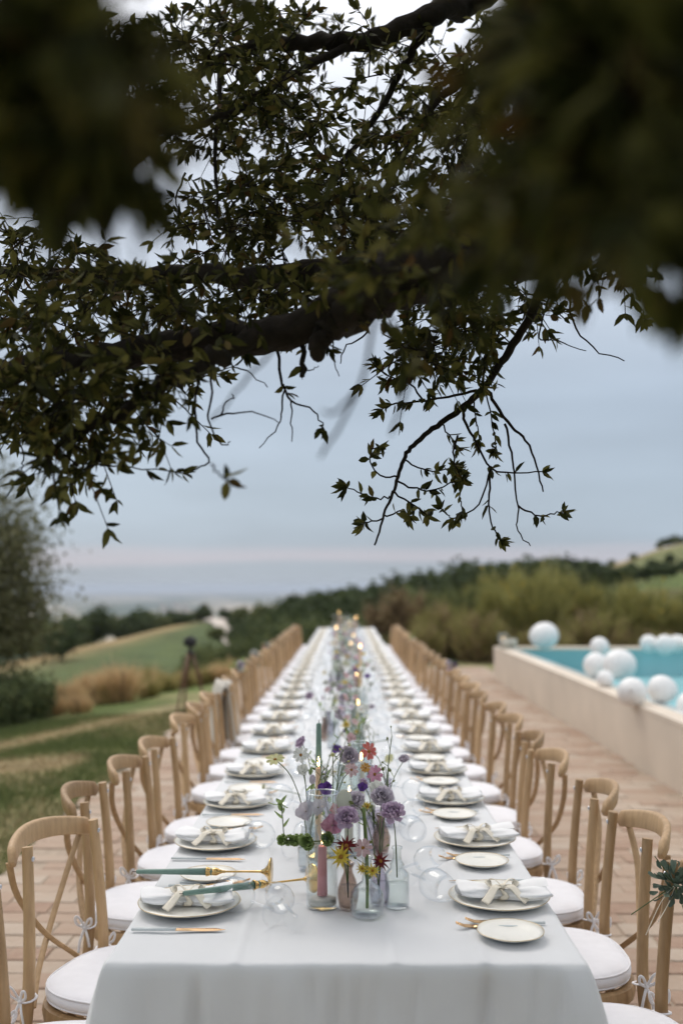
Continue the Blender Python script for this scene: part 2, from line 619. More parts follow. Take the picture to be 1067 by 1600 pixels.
def build_terrain():
    NR, NA = 300, 300
    rs = [0.0] + [0.6 * (24000 / 0.6) ** (i / (NR - 1)) for i in range(NR)]
    # more spokes where the lens looks
    an = []
    for k in range(NA):
        t = k / NA
        a = 2 * math.pi * t
        an.append(a - 0.80 * math.sin(a))
    V, C = [], []
    for r in rs[1:]:
        for a in an:
            x, y = r * math.sin(a), r * math.cos(a)
            z = ground_z(x, y)
            V.append((x, y, z))
            C.append(land_cover(x, y, z))
    F = []
    for i in range(NR - 1):
        for k in range(NA):
            k2 = (k + 1) % NA
            F.append((i * NA + k, i * NA + k2, (i + 1) * NA + k2, (i + 1) * NA + k))
    c0 = len(V)
    V.append((0, 0, ground_z(0, 0)))
    C.append(land_cover(0, 0, 0))
    me = bpy.data.meshes.new('terrain')
    tri = [(c0, (k + 1) % NA, k) for k in range(NA)]
    me.from_pydata(V, [], [f[::-1] for f in F] + tri)
    a = me.color_attributes.new('cover', 'FLOAT_COLOR', 'POINT')
    a.data.foreach_set('color', [w for c in C for w in (c[0], c[1], c[2], 1)])
    me.polygons.foreach_set('use_smooth', [True] * len(me.polygons))
    m, n, l, b = nodes_mat('earth_and_grass')
    b.inputs['Roughness'].default_value = 0.95
    b.inputs['Specular IOR Level'].default_value = 0.1
    at_ = n.new('ShaderNodeAttribute')
    at_.attribute_name = 'cover'
    tc = n.new('ShaderNodeTexCoord')
    prev = at_.outputs['Color']
    for scale, amt in ((0.22, 0.35), (3.0, 0.35), (38.0, 0.5)):
        nz = n.new('ShaderNodeTexNoise')
        nz.inputs['Scale'].default_value = scale
        nz.inputs['Detail'].default_value = 4
        l.new(tc.outputs['Object'], nz.inputs['Vector'])
        mr = n.new('ShaderNodeMapRange')
        for i, v in enumerate((0.25, 0.75, 1 - amt, 1 + amt)):
            mr.inputs[i + 1].default_value = v
        l.new(nz.outputs['Fac'], mr.inputs[0])
        vm = n.new('ShaderNodeVectorMath')
        vm.operation = 'SCALE'
        l.new(prev, vm.inputs[0])
        l.new(mr.outputs[0], vm.inputs['Scale'])
        prev = vm.outputs[0]
    l.new(prev, b.inputs['Base Color'])
    bp = n.new('ShaderNodeBump')
    bp.inputs['Strength'].default_value = 0.6
    bp.inputs['Distance'].default_value = 0.03
    l.new(nz.outputs['Fac'], bp.inputs['Height'])
    l.new(bp.outputs[0], b.inputs['Normal'])
    me.materials.append(m)
    me.update()
    o = link('ground', me)
    tag(o, 'grassy hilltop ground falling away to fields and a hazy plain', 'ground', kind='structure')


build_terrain()

# pale track climbing between the shrubs beyond the field
mb = MB()
trk = [(-24, 172), (-19, 150), (-15.5, 131), (-12.5, 112), (-9.8, 94), (-7.6, 80), (-5.5, 69)]
P2 = smooth_path([(x, y, 0) for x, y in trk], 8)
vv = []
for i, p in enumerate(P2):
    t = (P2[min(i + 1, len(P2) - 1)] - P2[max(i - 1, 0)]).normalized()
    s_ = Vector((t.y, -t.x, 0)) * 1.7
    for sg in (-1, 0, 1):
        q = p + s_ * sg
        vv.append((q.x, q.y, ground_z(q.x, q.y) + 0.35 + 0.1 * (sg == 0)))
mb.add(vv, [(i * 3 + k, i * 3 + k + 1, i * 3 + k + 4, i * 3 + k + 3) for i in range(len(P2) - 1) for k in range(2)])
o = mb.build('path', mat('pale_gravel', (0.52, 0.46, 0.40), 0.95, 0.1, 1.0))
tag(o, 'pale gravel track running up past the green field', 'path', kind='structure')

# ------------------------------------------------------------------ patio of terracotta bricks
PX0, PX1, PY0, PY1 = -1.86, 2.5, 0.35, 19.4
mb = MB()
mb.box(PX0 + 0.01, PX1 + 0.2, PY0, PY1, -0.12, -0.006)
patio = mb.build('patio', M['mortar'], smooth=False)
tag(patio, 'terracotta brick patio between lawn and raised pool', 'patio', kind='structure')
BL, BW = 0.300, 0.150


def brick_mesh(seed):
    rr = random.Random(seed)
    m_ = MB()
    x, y = BL / 2 - 0.004, BW / 2 - 0.004
    c = []
    for z, i in ((-0.03, 0), (-0.004, 0), (0.0, 0.005)):
        for sx, sy in ((-1, -1), (1, -1), (1, 1), (-1, 1)):
            j = 0.003
            c.append((sx * (x - i) + rr.uniform(-j, j), sy * (y - i) + rr.uniform(-j, j), z + (rr.uniform(-0.0015, 0.0015) if z > -0.02 else 0)))
    f = []
    for k in range(2):
        for j in range(4):
            f.append((k * 4 + j, k * 4 + (j + 1) % 4, k * 4 + 4 + (j + 1) % 4, k * 4 + 4 + j))
    f.append((8, 9, 10, 11))
    m_.add(c, f)
    return m_


brick_src = [brick_mesh(i) for i in range(8)]
brick_me = [b.mesh('brick', M['brick'], False) for b in brick_src]
cells = []
row = 0
y = PY0
while y < PY1 - 0.08:
    rw = rnd.uniform(0.128, 0.172)
    x = PX0 - rnd.uniform(0.0, 0.12)
    while x < PX1 - 0.02:
        ln = rnd.choice((rnd.uniform(0.25, 0.33), rnd.uniform(0.27, 0.31), rnd.uniform(0.16, 0.24)))
        if x + ln > PX1 + 0.16:
            break
        if not (x < PX0 - 0.02 and rnd.random() < 0.4):
            cells.append((x + ln / 2, y + rw / 2, rnd.uniform(-0.004, 0.003), rnd.uniform(-0.018, 0.018), rnd.randrange(8), ln / BL, rw / BW))
        x += ln
    y += rw
    row += 1


def brick_rank(c):
    p = project((c[0], c[1], 0))
    if p is None or not (-20 < p[0] < 1087 and p[1] < 1640) or (abs(c[0]) < 0.72):
        return 1e9
    return p[2] + (6 if abs(c[0]) < 0.85 else 0)


order = sorted(range(len(cells)), key=lambda i: brick_rank(cells[i]))
single = set(order[:295])
stuff = MB()
for i, (x, y, dz, rz, k, sx, sy) in enumerate(cells):
    T = Matrix.Translation((x, y, dz)) @ Matrix.Rotation(rz, 4, 'Z') @ Matrix.Diagonal((sx, sy, 1, 1))
    if i in single:
        link('brick', brick_me[k], patio, mat4=T)
    else:
        stuff.add([T @ Vector(p) for p in brick_src[k].v], brick_src[k].f)
tag(stuff.build('brick_paving', M['brickstuff'], patio, smooth=False), kind='stuff')

# ------------------------------------------------------------------ raised pool
PW_Y0, PW_Y1, PZ = 3.2, 17.0, 0.53
wall = empty('pool_wall', (2.5, PW_Y0, 0))
tag(wall, 'low beige rendered wall of the raised pool beside the brick patio', 'wall')
mb = MB()
mb.box(0, 0.345, 0, PW_Y1 - PW_Y0 - 0.3, -0.06, PZ - 0.04)
mb.build('wall_face', M['render'], wall, smooth=False)
mb = MB()
L = PW_Y1 - PW_Y0
mb.add([(-0.003, -0.01, PZ - 0.04), (-0.003, L - 0.3, PZ - 0.04), (-0.003, L - 0.3, PZ), (-0.003, -0.01, PZ), (0.17, -0.01, PZ + 0.002), (0.17, L - 0.3, PZ + 0.002)],
       [(0, 3, 2, 1), (3, 4, 5, 2), (1, 2, 5)])
mb.build('coping', M['render'], wall, smooth=False)
mb = MB()
mb.add([(0.17, -0.01, PZ + 0.002), (0.17, L - 0.3, PZ + 0.002), (0.36, L - 0.3, PZ - 0.03), (0.36, -0.01, PZ - 0.03)], [(0, 3, 2, 1)])
mb.build('overflow_ledge', M['wetledge'], wall, smooth=False)
mb = MB()
mb.box(0.0, 8.0, L - 0.3, L, -0.3, PZ + 0.004, bev=0.01)
mb.build('end_coping', M['render'], wall, smooth=False)
mb = MB()
mb.box(0.346, 7.5, 0, L - 0.303, 0.0, 0.06)
mb.box(0.36, 7.5, L - 0.318, L - 0.304, 0.061, PZ - 0.035)
mb.box(0.348, 0.356, 0.01, L - 0.32, 0.061, PZ - 0.035)
o = mb.build('pool_floor', M['basin'], smooth=False, loc=(2.5, PW_Y0, 0))
tag(o, 'turquoise pool floor under the water', 'pool', kind='structure')
# water surface
m, n, l, b = nodes_mat('pool_water')
n.remove(b)
tr = n.new('ShaderNodeBsdfTransparent')
tr.inputs[0].default_value = (0.94, 0.985, 0.985, 1)
gl = n.new('ShaderNodeBsdfGlossy')
gl.inputs['Roughness'].default_value = 0.12
tc = n.new('ShaderNodeTexCoord')
nz = n.new('ShaderNodeTexNoise')
nz.inputs['Scale'].default_value = 5.0
nz.inputs['Detail'].default_value = 3
l.new(tc.outputs['Object'], nz.inputs['Vector'])
bp = n.new('ShaderNodeBump')
bp.inputs['Strength'].default_value = 0.25
bp.inputs['Distance'].default_value = 0.02
l.new(nz.outputs['Fac'], bp.inputs['Height'])
l.new(bp.outputs[0], gl.inputs['Normal'])
mx = n.new('ShaderNodeMixShader')
mx.inputs[0].default_value = 0.10
l.new(tr.outputs[0], mx.inputs[1])
l.new(gl.outputs[0], mx.inputs[2])
l.new(mx.outputs[0], n['Material Output'].inputs[0])
mb = MB()
mb.grid(lambda u, v: (0.352 + u * 7.2, v * (L - 0.302), PZ - 0.022), 12, 20)
o = mb.build('water', m, loc=(2.5, PW_Y0, 0))
tag(o, 'still turquoise water filling the raised pool', 'water', kind='structure')

# ------------------------------------------------------------------ air
mb = MB()
mb.box(-26000, 26000, -26000, 26000, -160, 26)
m = bpy.data.materials.new('haze_air')
m.use_nodes = True
n = m.node_tree.nodes
n.remove(n['Principled BSDF'])
pv = n.new('ShaderNodeVolumePrincipled')
pv.inputs['Color'].default_value = (0.80, 0.88, 1.0, 1)
pv.inputs['Density'].default_value = 0.000085
m.node_tree.links.new(pv.outputs[0], n['Material Output'].inputs['Volume'])
o = mb.build('haze', m, smooth=False)
tag(o, 'pale blue haze in the air over the far plain', 'haze', kind='stuff')

# ------------------------------------------------------------------ foliage helpers
def leaf_cloud(P, D, size, rs_, asp=0.34, fold=0.18):
    """P (n,3) bases, D (n,3) directions -> verts, faces of little folded leaves"""
    n = len(P)
    D = D / np.maximum(np.linalg.norm(D, axis=1, keepdims=True), 1e-6)
    A = rs_.normal(size=(n, 3))
    S = np.cross(D, A)
    S /= np.maximum(np.linalg.norm(S, axis=1, keepdims=True), 1e-6)
    N = np.cross(S, D)
    L = size[:, None]
    T = np.array([(0, 0, 0), (-0.5, 0.30, 1), (-0.42, 0.65, 1), (0, 1, -0.3), (0.42, 0.65, 1), (0.5, 0.30, 1), (0, 0.5, 0)])
    V = np.empty((n, 7, 3))
    for k, (s, d, f) in enumerate(T):
        V[:, k] = P + S * (s * asp * L) + D * (d * L) + N * (f * fold * asp * L)
    F = np.array([(0, 6, 1, 1), (1, 6, 2, 2), (2, 6, 3, 3), (3, 6, 4, 4), (4, 6, 5, 5), (5, 6, 0, 0)])[:, :3]
    F = np.array([(0, 6, 1), (1, 6, 2), (2, 6, 3), (3, 6, 4), (4, 6, 5), (5, 6, 0)])
    Fa = (F[None] + (np.arange(n) * 7)[:, None, None]).reshape(-1, 3)
    return V.reshape(-1, 3), Fa


def quad_cloud(P, size, rs_, asp=0.6):
    n = len(P)
    A = rs_.normal(size=(n, 3)); A /= np.linalg.norm(A, axis=1, keepdims=True)
    B = np.cross(A, rs_.normal(size=(n, 3))); B /= np.linalg.norm(B, axis=1, keepdims=True)
    L = size[:, None]
    V = np.stack([P - A * L * 0.5, P + B * L * asp * 0.5 + A * L * 0.05, P + A * L * 0.5, P - B * L * asp * 0.5 + A * L * 0.05], axis=1)
    F = (np.array([(0, 1, 2, 3)])[None] + (np.arange(n) * 4)[:, None, None]).reshape(-1, 4)
    return V.reshape(-1, 3), F


def crown_points(rs_, n, rad, clumps, spread=0.34, shell=0.75, flat=0.0):
    """points in lumpy clumps through an ellipsoid of radii rad centred on the origin"""
    C = rs_.normal(size=(clumps, 3))
    C /= np.linalg.norm(C, axis=1, keepdims=True)
    C *= (shell + (1 - shell) * rs_.random((clumps, 1))) * (0.72 + 0.28 * rs_.random((clumps, 1)))
    C[:, 2] = np.where(C[:, 2] < -0.55, C[:, 2] * 0.6, C[:, 2])
    w = rs_.random(clumps) + 0.4
    idx = rs_.choice(clumps, n, p=w / w.sum())
    Q = rs_.normal(size=(n, 3)) * (spread * (0.6 + 0.6 * rs_.random(clumps)))[idx][:, None] * 0.6
    P = C[idx] + Q
    return P * np.array(rad)


LEAFMATS = {}


def foliage_mat(name, a, b, c, trans=0.25):
    LEAFMATS[name] = mat(name, a, 0.75, 0.2, 1.2, island=0.5, spec=0.2, trans=trans, cstops=[(0.2, a), (0.5, b), (0.85, c)])
    return LEAFMATS[name]


foliage_mat('dark_tree', (0.042, 0.06, 0.026), (0.074, 0.098, 0.042), (0.12, 0.14, 0.062))
foliage_mat('mid_tree', (0.085, 0.105, 0.04), (0.14, 0.16, 0.06), (0.21, 0.22, 0.09))
foliage_mat('olive', (0.095, 0.10, 0.05), (0.155, 0.155, 0.08), (0.24, 0.23, 0.135), 0.35)
foliage_mat('broom_green', (0.17, 0.175, 0.055), (0.30, 0.285, 0.095), (0.46, 0.41, 0.16))
foliage_mat('shoot_dark', (0.075, 0.09, 0.034), (0.125, 0.142, 0.052), (0.20, 0.205, 0.08))
foliage_mat('broom_brown', (0.17, 0.12, 0.068), (0.30, 0.215, 0.12), (0.46, 0.35, 0.21))
foliage_mat('broom_yellow', (0.30, 0.22, 0.04), (0.42, 0.31, 0.05), (0.52, 0.40, 0.10))
foliage_mat('straw', (0.50, 0.34, 0.18), (0.66, 0.47, 0.26), (0.76, 0.60, 0.37), 0.45)
foliage_mat('russet', (0.10, 0.065, 0.035), (0.16, 0.11, 0.055), (0.2, 0.16, 0.08))


def make_tree(name, rad, trunk_h, n, leaf, mname, seed, clumps=46, label=None, cat='tree', group=None):
    """tree with base on its origin: trunk (with limbs) and crown"""
    rs_ = np.random.default_rng(seed)
    rr = random.Random(seed)
    root = empty(name)
    cz = trunk_h + rad[2] * 0.8
    P = crown_points(rs_, n, rad, clumps) + np.array([0, 0, cz])
    V, F = quad_cloud(P, leaf * (0.6 + 0.8 * rs_.random(n)), rs_)
    tag(link('crown', fast_mesh('crown', V, F, LEAFMATS[mname]), root), kind='stuff')
    mb_ = MB()
    tr_ = rad[0] * 0.07 + 0.03
    pts = [(0, 0, -0.5), (0.02, 0.01, trunk_h * 0.5), (rr.uniform(-.1, .1) * rad[0], rr.uniform(-.1, .1) * rad[0], trunk_h + rad[2] * 0.3), (rr.uniform(-.15, .15) * rad[0], 0, cz + rad[2] * 0.3)]
    mb_.tube(smooth_path(pts, 4), [lerp(tr_ * 1.25, tr_ * 0.3, i / 12) for i in range(13)], 7)
    for k in range(6):
        a = k * 1.05 + rr.random()
        z0 = trunk_h * rr.uniform(0.7, 1.2)
        e = Vector((math.cos(a) * rad[0] * 0.7, math.sin(a) * rad[1] * 0.7, cz + rad[2] * rr.uniform(-0.2, 0.4)))
        mb_.tube(smooth_path([(0, 0, z0), (e.x * .4, e.y * .4, lerp(z0, e.z, .6)), e], 3), [lerp(tr_ * 0.55, tr_ * 0.12, i / 6) for i in range(7)], 5)
    mb_.build('trunk', M['bark'], root)
    if label:
        tag(root, label, cat, group)
    return root


def make_shrub(name, rad, h, n, mats, seed, label=None, group=None, blade=0.35, cat='shrub', lean=0.55, w=0.012):
    """shrub of many fine upright shoots; mats = [(material, share, lowest, highest)]"""
    rs_ = np.random.default_rng(seed)
    root = empty(name)
    names = {'broom_green': 'green_shoots', 'broom_brown': 'brown_stems', 'shoot_dark': 'dark_shoots', 'broom_yellow': 'flowers', 'straw': 'dry_stalks', 'mid_tree': 'leaves', 'dark_tree': 'leaves', 'olive': 'leaves', 'russet': 'brown_leaves'}
    NC = 42
    ca, cr_ = rs_.random(NC) * 2 * np.pi, np.sqrt(rs_.random(NC)) * 0.92
    cxy = np.stack([cr_ * np.cos(ca), cr_ * np.sin(ca)], axis=1)
    ctop = (1.0 - 0.34 * cr_ ** 2) * (0.72 + 0.34 * rs_.random(NC))
    for mn, share, z0, z1 in mats:
        k = int(n * share)
        w_ = 0.35 + rs_.random(NC) ** 2
        ci = rs_.choice(NC, k, p=w_ / w_.sum())
        off = rs_.normal(size=(k, 2)) * 0.105
        px, py = cxy[ci, 0] + off[:, 0], cxy[ci, 1] + off[:, 1]
        top = h * ctop[ci] * (1.02 - 3.5 * (off ** 2).sum(axis=1) + 0.07 * rs_.normal(size=k))
        top = np.maximum(top, 0.08 * h)
        z = top * (z0 + (z1 - z0) * rs_.random(k) ** 0.8)
        P = np.stack([px * rad[0] * (0.55 + 0.45 * z / h), py * rad[1] * (0.55 + 0.45 * z / h), z], axis=1)
        D = np.stack([px * lean, py * lean, np.ones(k) * 0.9], axis=1) + rs_.normal(size=(k, 3)) * 0.33
        if mn in ('broom_yellow', 'mid_tree', 'dark_tree', 'olive', 'russet'):
            V, F = quad_cloud(P, blade * 0.3 * (0.5 + rs_.random(k)), rs_)
        else:
            D /= np.linalg.norm(D, axis=1, keepdims=True)
            S = np.cross(D, rs_.normal(size=(k, 3))); S /= np.linalg.norm(S, axis=1, keepdims=True)
            Lb = (blade * (0.6 + 0.8 * rs_.random(k)))[:, None]
            V = np.stack([P - S * w, P + S * w, P + D * Lb], axis=1).reshape(-1, 3)
            F = np.arange(3 * k).reshape(-1, 3)
        tag(link(names[mn], fast_mesh(names[mn], V, F, LEAFMATS[mn]), root), kind='stuff')
    mb_ = MB()
    rr = random.Random(seed)
    for q in range(9):
        a, u = rr.uniform(0, 6.28), rr.uniform(.1, .6)
        mb_.tube([(0.1 * math.cos(a), 0.1 * math.sin(a), -0.25), (u * rad[0] * math.cos(a) * .6, u * rad[1] * math.sin(a) * .6, h * .4), (u * rad[0] * math.cos(a), u * rad[1] * math.sin(a), h * .75)], [0.03, 0.02, 0.008], 5)
    mb_.build('stem', M['bark'], root)
    if label:
        tag(root, label, cat, group)
    return root


def place(o, x, y, s=1.0, rz=0.0, sink=0.0, sz=None):
    o.location = (x, y, ground_z(x, y) - sink)
    o.rotation_euler = (0, 0, rz)
    o.scale = (s, s, sz or s)
    return o

# ------------------------------------------------------------------ vegetation round the terrace
BG = [('broom_green', 0.66, 0.35, 0.95), ('broom_brown', 0.22, 0.0, 0.5), ('shoot_dark', 0.1, 0.0, 0.7), ('broom_yellow', 0.02, 0.75, 0.98)]
BB = [('broom_brown', 0.60, 0.0, 0.88), ('broom_green', 0.32, 0.4, 0.95), ('shoot_dark', 0.08, 0.0, 0.5)]
BD = [('shoot_dark', 0.82, 0.1, 0.95), ('broom_brown', 0.18, 0.0, 0.5)]
sh1 = make_shrub('broom_shrub', (1.25, 1.15), 2.1, 8000, BG, 1)
sh2 = make_shrub('brown_shrub', (1.1, 1.1), 1.6, 7000, BB, 2)
sh9 = make_shrub('dark_shrub', (1.25, 1.2), 2.0, 7500, BD, 9)
sh3 = make_shrub('russet_shrub', (1.1, 1.0), 1.9, 6000, [('russet', 0.55, 0.1, 0.95), ('broom_brown', 0.45, 0.0, 0.9)], 3)
used = set()


def spawn(src, *a, label, cat, group=None, **k):
    if src.name in used:
        o = copy_tree(src)
    else:
        used.add(src.name)
        o = src
    place(o, *a, **k)
    tag(o, label, cat, group)
    return o


def px_xy(px, y):
    return (px - 540) / 1556.0 * y


GB = 'broom shrubs behind the pool'
for px, y, s, sz, kind, rz, lab in [
    (700, 22.6, 0.9, 0.85, 2, 1.1, 'brown shrub just beyond the end of the brick patio'),
    (655, 21.4, 0.6, 0.6, 2, 5.0, 'low brown shrub beside the pool-side chairs at the far table end'),
    (748, 21.2, 0.75, 0.72, 2, 3.0, 'low brown shrub at the foot of the pool corner'),
    (742, 24.0, 0.95, 0.92, 3, 2.2, 'dark green shrub rising behind the low brown shrubs by the pool corner'),
    (815, 22.4, 0.95, 1.0, 1, 0.4, 'yellow-flowered broom shrub between the candle jars and the single large balloon'),
    (845, 20.6, 0.7, 0.55, 2, 4.1, 'low brown shrub right behind the single large balloon'),
    (880, 23.4, 0.95, 1.02, 1, 2.0, 'tall yellow-green broom shrub behind the single large balloon'),
    (925, 21.4, 0.9, 0.75, 2, 0.3, 'brown shrub behind the big oval balloon'),
    (948, 24.2, 1.0, 0.95, 3, 2.7, 'dark green shrub rising behind the big oval balloon'),
    (1005, 22.2, 0.95, 0.86, 1, 3.9, 'yellow-green broom shrub behind the floating balloon cluster'),
    (1030, 20.8, 0.8, 0.5, 2, 1.9, 'low brown shrub right behind the floating balloon cluster'),
    (1068, 23.6, 1.05, 0.85, 3, 4.4, 'dark green shrub rising past the floating balloon cluster'),
    (1100, 21.8, 0.95, 0.8, 1, 5.1, 'yellow-green broom shrub farthest along the pool end'),
    (780, 25.6, 1.1, 1.02, 1, 0.9, 'yellow-green broom shrub in the back row behind the pool corner'),
    (690, 26.0, 1.0, 0.85, 3, 1.9, 'dark green shrub in the back row behind the patio end'),
]:
    spawn((None, sh1, sh2, sh9)[kind], px_xy(px, y), y, s=s, sz=sz, rz=rz, sink=0.12, label=lab, cat='shrub', group=GB)
spawn(sh3, px_xy(622, 25.5), 25.5, s=0.95, sz=0.98, rz=0.5, sink=0.1, label='rounded russet shrub just beyond the far end of the table', cat='shrub')

# scrub on the slope beyond the table end and the lawn
sh4 = make_shrub('slope_bush', (1.5, 1.4), 1.5, 3600, [('dark_tree', 0.7, 0.05, 1.0), ('mid_tree', 0.3, 0.4, 1.0)], 4)
sh5 = make_shrub('slope_bush', (1.5, 1.4), 1.4, 3600, [('mid_tree', 0.7, 0.05, 1.0), ('dark_tree', 0.3, 0.1, 0.8)], 5)
sl = [(565, 24, 0.6, 5), (525, 23.5, 0.6, 5), (500, 26, 0.8, 4), (465, 25, 0.85, 4), (445, 29, 1.05, 4), (420, 26.5, 0.72, 5), (395, 30, 0.8, 4), (372, 27, 0.62, 5), (350, 33, 0.75, 5), (480, 33, 1.1, 4), (520, 31, 0.9, 4), (560, 33, 0.85, 5),
      (595, 30, 1.0, 5), (412, 37, 1.1, 4), (455, 41, 1.3, 4), (330, 24, 0.42, 5), (375, 22.0, 0.4, 5), (415, 21.0, 0.42, 4), (300, 26, 0.42, 5), (338, 31, 0.85, 4), (362, 27, 0.75, 5), (388, 24.5, 0.66, 4), (322, 36, 0.9, 5)]
for i, (px, y, s, k) in enumerate(sl):
    lab = 'dark green bush on the slope beyond the far end of the table' if k == 4 else 'mid green bush on the slope below the lawn edge'
    spawn((sh4, sh5)[k - 4], px_xy(px, y), y, s=s, rz=i * 1.7, sink=0.1, label=lab, cat='bush', group='dark slope bushes' if k == 4 else 'mid green slope bushes')
# left: rounded bushes, straw clumps and the olive
sh6 = make_shrub('round_bush', (0.75, 0.7), 1.05, 5200, [('dark_tree', 0.75, 0.02, 1.0), ('mid_tree', 0.25, 0.3, 1.0)], 6, blade=0.2)
for px, y, s, lab in [(48, 14.0, 0.72, 'rounded dark green bush at the lawn edge beside the straw grass'), (-10, 14.8, 0.9, 'dark green bush under the olive tree at the lawn edge'), (10, 13.0, 0.6, 'small dark green bush low at the lawn edge below the olive tree')]:
    spawn(sh6, px_xy(px, y), y, s=s, rz=px * 0.1, sink=0.05, label=lab, cat='bush')
sh7 = make_shrub('straw_clump', (0.5, 0.45), 0.72, 1500, [('straw', 0.85, 0.0, 0.8), ('broom_green', 0.15, 0.0, 0.5)], 7, blade=0.3, w=0.006, lean=0.7)
for i, (px, y, s) in enumerate([(112, 15.6, 0.72), (148, 16.6, 0.85), (188, 16.2, 0.98), (172, 17.6, 0.8), (92, 14.6, 0.5), (130, 14.4, 0.45), (430, 20.5, 0.7), (345, 19.5, 0.6)]):
    spawn(sh7, px_xy(px, y), y, s=s, rz=i * 1.3, sink=0.03, cat='dry grass', group='straw clumps at the lawn edge',
          label='clump of golden dry grass at the lawn edge below the green field' if i < 6 else 'small clump of dry grass beyond the lawn-side chairs')
sh8 = make_shrub('green_clump', (0.5, 0.5), 0.6, 2200, [('broom_green', 0.8, 0.0, 0.8), ('straw', 0.2, 0.3, 0.9)], 8, blade=0.3, w=0.007)
for i, (px, y, s) in enumerate([(235, 16.8, 0.6), (262, 18.2, 0.6), (290, 18.8, 0.55), (318, 19.4, 0.6), (225, 19.5, 0.8), (355, 21, 0.7)]):
    spawn(sh8, px_xy(px, y), y, s=s, rz=i, sink=0.03, label='yellow-green tuft of long grass behind the tripod at the lawn edge', cat='grass tuft', group='grass tufts behind the tripod')
ol = make_tree('olive_tree', (1.35, 1.3, 1.7), 1.1, 24000, 0.085, 'olive', 21, clumps=80, label='grey-green olive tree at the lawn edge', cat='tree')
place(ol, px_xy(-52, 15.2), 15.2, sink=0.2)

# trees beyond the field and over the hill: three kinds, placed one by one
tA = make_tree('round_tree', (3.2, 3.1, 2.9), 1.2, 2600, 0.75, 'dark_tree', 31, clumps=40)
tB = make_tree('round_tree', (3.4, 3.2, 2.5), 1.0, 2600, 0.75, 'mid_tree', 32, clumps=36)
tC = make_tree('spreading_tree', (4.3, 4.0, 2.4), 1.4, 3000, 0.8, 'dark_tree', 33, clumps=44)
tsrc = [tA, tB, tC]
LABT = ['dark rounded tree', 'paler green rounded tree', 'dark spreading tree']


def treeline(rows, where, grp):
    for i, (px, y, top, k) in enumerate(rows):
        x = px_xy(px, y)
        gz = ground_z(x, y)
        zt = CAM_H + (917 - top) / 1556.0 * y
        H = (7.0, 6.2, 6.6)[k]
        s = max(0.25, (zt - gz) / H)
        o = spawn(tsrc[k], x, y, s=s * rnd.uniform(0.95, 1.15), sz=s, rz=rnd.uniform(0, 6.28), label=LABT[k] + ' ' + where, cat='tree', group=grp + ', ' + LABT[k] + 's')


treeline([(152, 118, 947, 0), (110, 105, 962, 2), (85, 92, 968, 0), (60, 84, 960, 1), (128, 132, 958, 1), (185, 140, 963, 0), (40, 80, 960, 1), (15, 78, 958, 1), (205, 160, 958, 2), (225, 175, 955, 0),
          (98, 72, 978, 0), (250, 190, 957, 1), (275, 195, 952, 2), (300, 210, 955, 0), (235, 230, 950, 2)],
         'along the edge of the green field', 'field edge')
treeline([(318, 172, 944, 0)], 'standing alone where the pale track meets the field', 'track end')
treeline([(375, 150, 946, 1), (352, 165, 950, 0), (400, 120, 948, 0), (425, 110, 940, 1), (448, 105, 938, 0), (470, 120, 927, 2), (490, 115, 930, 0), (512, 125, 925, 2), (365, 120, 962, 0), (392, 95, 962, 2), (430, 85, 955, 0), (460, 80, 948, 0), (340, 100, 982, 1), (368, 90, 978, 0)],
         'in the wooded hollow behind the table end', 'hollow')
ridge = []
for i in range(54):
    px = 500 + i * 11.2 + rnd.uniform(-5, 5)
    yb = 120 + 45 * (i % 3) + rnd.uniform(-12, 12)
    t = (px - 500) / 560
    # silhouette of the wood against the sky, read along the ridge
    prof = np.interp(px, [500, 545, 575, 600, 640, 690, 750, 800, 870, 900, 940, 980, 1060, 1110], [925, 908, 914, 905, 896, 884, 873, 872, 866, 868, 874, 882, 874, 866])
    ridge.append((px, yb, prof + (0, 7, 13)[i % 3] * (1 if px < 900 else 0.7) + rnd.uniform(0, 5), (2, 0, 1)[(i * 7) % 3] if rnd.random() < .8 else 0))
treeline(ridge, 'in the wood on the hill behind the shrubs', 'hill wood')
treeline([(1040, 232, 840, 2), (1052, 235, 836, 0), (1066, 238, 838, 2), (1030, 230, 846, 0)], 'on the skyline of the golden hilltop field', 'hilltop')
treeline([(645, 62, 926, 1), (668, 55, 918, 1), (530, 70, 934, 0)], 'on the green slope between hollow and wood', 'mid slope')

# pale houses far out on the plain
hw, hr = mat('far_house_wall', (0.62, 0.52, 0.45), 0.9, 0.1, 0.05), mat('far_house_roof', (0.40, 0.24, 0.17), 0.9, 0.1, 0.05)
hroot = empty('farmhouse')
mb = MB(); mb.box(-8, 8, -6, 6, -6, 9); mb.build('wall', hw, hroot, smooth=False)
mb = MB(); mb.add([(-8.6, -6.6, 9), (8.6, -6.6, 9), (8.6, 6.6, 9), (-8.6, 6.6, 9), (-8.6, 0, 13), (8.6, 0, 13)], [(0, 1, 5, 4), (2, 3, 4, 5), (1, 2, 5), (3, 0, 4), (3, 2, 1, 0)])
mb.build('roof', hr, hroot, smooth=False)
for i in range(34):
    px = rnd.choice([rnd.uniform(95, 470), rnd.gauss(285, 28), rnd.gauss(400, 30)])
    y = rnd.uniform(3600, 6800)
    spawn(hroot, px_xy(px, y), y, s=rnd.uniform(0.9, 2.2), sz=rnd.uniform(0.9, 1.8), rz=rnd.uniform(0, 3), label='tiny pale house far out on the hazy plain', cat='house', group='houses on the hazy plain')

